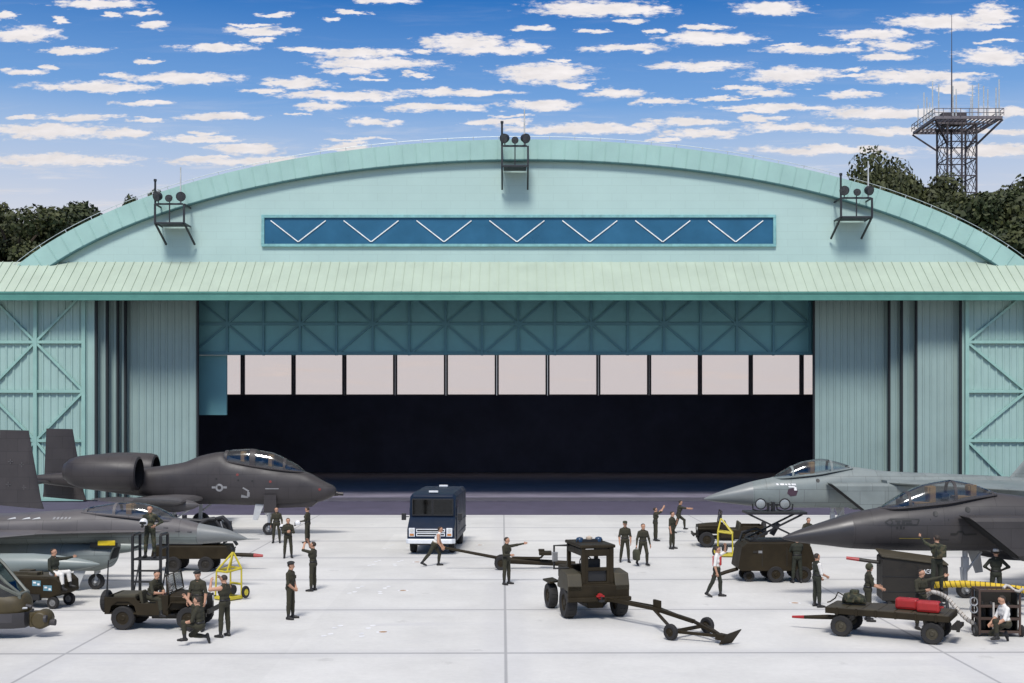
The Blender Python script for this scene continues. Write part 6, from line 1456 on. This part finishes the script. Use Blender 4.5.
# ---- hoses
def ribbed_hose(name, label, pts, r, m, m2, pitch):
    n = 40; P = [Vector(p) for p in pts]; cur = []
    for i in range(len(P) - 1):
        p0, p1, p2, p3 = P[max(i-1, 0)], P[i], P[i+1], P[min(i+2, len(P)-1)]
        for k in range(n):
            s = k / n; cur.append(.5 * ((2*p1) + (p2-p0)*s + (2*p0-5*p1+4*p2-p3)*s*s + (3*p1-p0-3*p2+p3)*s**3))
    cur.append(P[-1]); t = thing(name, label, 'hose', tuple(P[0]), 0); o = P[0]
    h = MB(); h.tube([p - o for p in cur], r, 12); h.build('tube', m, t, smooth=60)
    sp = MB(); u = None; path = []; acc = 0; d0 = cur[0]
    for i, p in enumerate(cur):
        acc += (p - d0).length; d0 = p
    steps = int(acc / pitch * 12); L = [0]
    for a, b in zip(cur, cur[1:]): L.append(L[-1] + (b - a).length)
    j = 0; u = None
    for k in range(steps + 1):
        s = L[-1] * k / steps
        while j < len(L) - 2 and L[j+1] < s: j += 1
        f = (s - L[j]) / max(L[j+1] - L[j], 1e-6); p = cur[j].lerp(cur[j+1], f); d = (cur[j+1] - cur[j]).normalized()
        if u is None: u = d.orthogonal().normalized()
        u = (u - d * u.dot(d)).normalized(); w = d.cross(u); a = 2 * math.pi * k / 12
        path.append(p - o + (u * math.cos(a) + w * math.sin(a)) * r * 1.02)
    sp.tube(path, r * .13, 4); sp.build('spiral', m2, t)
    return t
m_yh = mat('yellow hose', (.62, .42, .02), .6, var=.12, scale=5); m_yd = mat('dark hose wire', (.10, .07, .01), .6); m_wh = mat('white hose', (.45, .42, .38), .6, var=.15, scale=6); m_whd = mat('brown hose wire', (.12, .08, .05), .6)
Yh = 37.6
ribbed_hose('air_hose', 'thick yellow spiral air hose running right from the power unit to the frame edge', [(WX(934, Yh), Yh, WZ(585, Yh)), (WX(965, Yh - .4), Yh - .4, WZ(584, Yh - .4)), (WX(1000, Yh - 1), Yh - 1, WZ(587, Yh - 1)), (WX(1040, Yh - 1.6), Yh - 1.6, WZ(592, Yh - 1.6)), (WX(1100, Yh - 1.4), Yh - 1.4, .5), (WX(1160, Yh), Yh, .16)], .105, m_yh, m_yd, .15)
Yw = 34.2
ribbed_hose('white_hose', 'white spiral hose arching from the pointing man down to the hose rack', [(WX(926, 34.6), 34.6, WZ(596, 34.6)), (WX(933, Yw), Yw, WZ(592, Yw)), (WX(946, Yw), Yw, WZ(597, Yw)), (WX(957, 33.9), 33.9, WZ(609, 33.9)), (WX(968, 33.6), 33.6, WZ(620, 33.6)), (WX(980, 33.4), 33.4, WZ(626, 33.4))], .06, m_wh, m_whd, .11)

# ---- hose and bottle rack at the right edge
def rack():
    o = G(996, 635); t = thing('hose_rack', 'dark brown two wheeled rack with shelves and coiled white hoses by the crouching man', 'rack', o, -4)
    f = MB(); w, d, h = .54, .3, 1.22
    for x in (-w, w):
        for y in (-d, d): f.box((x, y, h / 2 + .06), (.06, .06, h))
    for z in (.14, .5, .84, h + .05):
        f.box((0, -d, z), (2 * w, .05, .07)); f.box((0, d, z), (2 * w, .05, .07)); f.box((-w, 0, z), (.05, 2 * d, .07)); f.box((w, 0, z), (.05, 2 * d, .07))
    f.build('frame', mat('rust brown frame', (.06, .035, .025), .6, var=.3, grime=.3), t, bevel=.008)
    b = MB()
    for z in (.12, .5, .84): b.box((0, 0, z), (2 * w - .08, 2 * d - .08, .04))
    b.box((0, .24, .65), (1.0, .05, 1.1)); b.box((-.49, 0, .65), (.03, .5, 1.1)); b.box((.49, 0, .65), (.03, .5, 1.1)); b.build('shelf', m_odd, t)
    for k in range(4): q = MB(); q.lathe([(.1, 0), (.11, .05), (.11, .62), (.06, .72), (.03, .76)], (-.36 + .24 * k, .05, .16), (0, 0, 1), 14); q.build('gas_bottle', m_bk if k % 2 else m_odd, t, smooth=40)
    for x in (-w - .08, w + .08): wheel('wheel', t, (x, -.2, .16), .16, .09, ax=(1, 0, 0))
    c = MB(); c.tube([(-.18, -d - .05, .95 - .09 * i + .02 * math.sin(i * 2)) for i in range(9)], .03, 8); c.build('hose', m_wh, t, smooth=50)
    for z in (.75, .95):
        g = MB(); g.tube([(w + .04 + .1 * math.sin(a) + .08, -.2 + .02 * math.cos(a), z + .11 * math.cos(a)) for a in [2*math.pi*i/14 for i in range(15)]], .022, 6); g.build('hose_coil', m_strawb, t, smooth=50)
        g = MB(); g.tube([(-w - .04 + .1 * math.sin(a) - .08, -.2 + .02 * math.cos(a), z + .11 * math.cos(a)) for a in [2*math.pi*i/14 for i in range(15)]], .022, 6); g.build('hose_coil', m_strawb, t, smooth=50)
    g = MB(); g.tube([(.1 + .1 * i, -.3 + .1 * math.sin(i), h + .12 + .08 * math.sin(i * 1.3)) for i in range(6)], .04, 8); g.build('white_hose', m_wh, t, smooth=50)
rack()

# ---- boarding steps and step ladder
def steps(label, loc, rz, top, w, dep, rails, m):
    t = thing('boarding_steps', label, 'steps', loc, rz, 'black access steps at the fighters'); f = MB(); r = .052
    for s in (-w, w):
        f.tube([(.0, s, 0), (.0, s, top + (rails * .95 if rails else 0)), (-.06 * (rails > 0), s, top + rails), (-dep + .06, s, top + rails), (-dep, s, top + rails * .95), (-dep, s, 0)] if rails else [(0, s, 0), (-.2, s, top), (-.45, s, top), (-.65, s, 0)], r, 8)
        if rails: f.tube([(-.0, s, top + rails * .45), (-dep, s, top + rails * .45)], r * .8, 6); f.bar((.0, s, .1), (-dep, s, .1), .05); f.bar((0, s, .15), (-dep, s, top - .1), .04)
    f.build('frame', m, t, smooth=40)
    n = max(2, int(top / .3))
    for k in range(n):
        z = top * (k + 1) / n; q = MB()
        if k == n - 1: q.box((-dep / 2 if rails else -.32, 0, z - .02), (dep if rails else .34, 2 * w, .05)); q.build('platform', m, t)
        else: x = .02 if rails else -.2 * (k + 1) / n; q.box((x, 0, z - .02), (.1, 2 * w - .05, .05)); q.build('step', m, t)
    return t
steps('black boarding steps with looped handrails carrying the pilot, behind the left jeep', (WX(147.5, 39), 38.9, 0), -92, 1.43, .46, .7, .78, m_bk)
steps('black step ladder carrying the man with the backpack beside the dark fighter', (WX(938, 36.5), 36.35, 0), -84, .72, .28, .5, 0, m_bk)

# ---- carts on the left
def cart_a():
    o = G(203, 570); t = thing('munitions_cart', 'olive cart with red tipped drawbar and heaped black gear behind the grey fighter nose', 'cart', o, 0)
    b = MB(); b.side([(-1.9, .5), (-1.8, 1.0), (1.05, 1.0), (1.15, .75), (1.1, .5)], -.6, .6); b.build('body', m_od, t, bevel=.03)
    for x in (-1.0, .25):
        for s in (-1, 1): wheel('wheel', t, (x, s * .55, .3), .3, .2, hub=m_odd)
    d = MB(); d.tube([(1.1, 0, .62), (1.5, 0, .60), (2.0, 0, .58)], [.06, .08, .08], 8); dr = d.build('drawbar', m_od, t, smooth=40); e = MB(); e.cyl((2.0, 0, .58), (2.36, 0, .56), .08, .05, seg=8); e.build('drawbar_tip', m_redp, dr)
    g = MB(); rnd = random.Random(4)
    g.box((-.7, .1, 1.35), (1.5, .8, .7)); g.box((.3, .1, 1.5), (.7, .7, .9)); g.box((-1.1, 0, 1.85), (.5, .5, .3))
    g.tube([(-1.2, -.3, 1.9), (-.6, -.35, 2.0), (0, -.3, 1.95), (.5, -.3, 2.05), (.8, -.3, 1.7), (.95, -.3, 1.1)], .09, 8)
    g.tube([(-.9, -.4, 1.5), (-.2, -.45, 1.75), (.3, -.4, 2.02), (.6, -.4, 2.05)], .07, 8); g.bar((.62, -.2, 2.1), (1.4, -.2, 1.0), .11); g.tube([(.5, -.25, 2.0), (.85, -.3, 2.1), (1.1, -.3, 1.85), (1.25, -.3, 1.3)], .09, 8); g.box((.75, .1, 1.55), (.6, .6, .7)); g.box((-1.5, .1, 1.6), (.5, .6, 1.1)); g.cyl((-1.1, -.1, 2.0), (-1.1, -.1, 2.2), .12, seg=10); g.cyl((-.7, -.1, 2.0), (-.7, -.1, 2.18), .1, seg=10)
    g.build('hoist_gear', m_bk, t, smooth=30, bevel=.02)
    w = MB(); w.bar((.78, -.34, 1.95), (.88, -.34, 1.6), .05); w.build('pale_lever', m_strawb, t)
cart_a()
def cart_b():
    o = G(42, 606); t = thing('tool_cart', 'brown olive cart with two pale blue placards under the drop tank at left', 'cart', o, -14)
    b = MB(); b.side([(-1.15, .5), (-1.1, .98), (.85, .98), (1.0, .85), (1.02, .5), (.6, .34), (-.8, .34)], -.5, .5); b.build('body', m_od, t, bevel=.03)
    r = MB(); r.box((-.1, 0, 1.0), (1.9, .9, .05)); r.bar((-.9, -.3, 1.06), (.1, -.1, 1.08), .1); r.box((-.6, .1, 1.08), (.4, .3, .12)); r.box((-.1, -.25, 1.07), (.34, .2, .1)); r.build('top_gear', m_odl, t, bevel=.01)
    m = mat('pale blue placard', (.12, .26, .33), .5)
    for x, z in ((.16, .80), (.56, .66)):
        p = MB(); p.box((x, -.506, z), (.3, .014, .17)); po = p.build('placard', m, t)
        q = MB(); q.box((x - .06, -.515, z + .02), (.1, .008, .05)); q.box((x + .08, -.515, z - .03), (.08, .008, .06)); q.build('print', m_markw, po)
    for x in (-.7, .7):
        for s in (-1, 1): wheel('wheel', t, (x, s * .42, .2), .2, .13)
    k = MB(); k.box((-.6, -.5, .42), (.5, .1, .3)); k.box((.1, -.5, .36), (.4, .12, .18)); k.build('underframe', m_bk, t)
    return t
CB = cart_b()
person('man in white trousers sitting on the tool cart pointing right with an outstretched arm', Vector((CB.location.x + .52, CB.location.y - .3, 0)), -20, 'dark', 'whitetrouser', arms='sleeve', sit=1.08, pose=dict(la=((.9, .35, -.02), (.95, .15, .12)), ra=((.1, .25, -1), (.6, -.1, -.7)), ll=((1, .15, .12), (.1, .05, -1)), rl=((1, .2, .0), (.15, .05, -1))), hat='hair', lean=(-.1, 0), head=(10, 0))
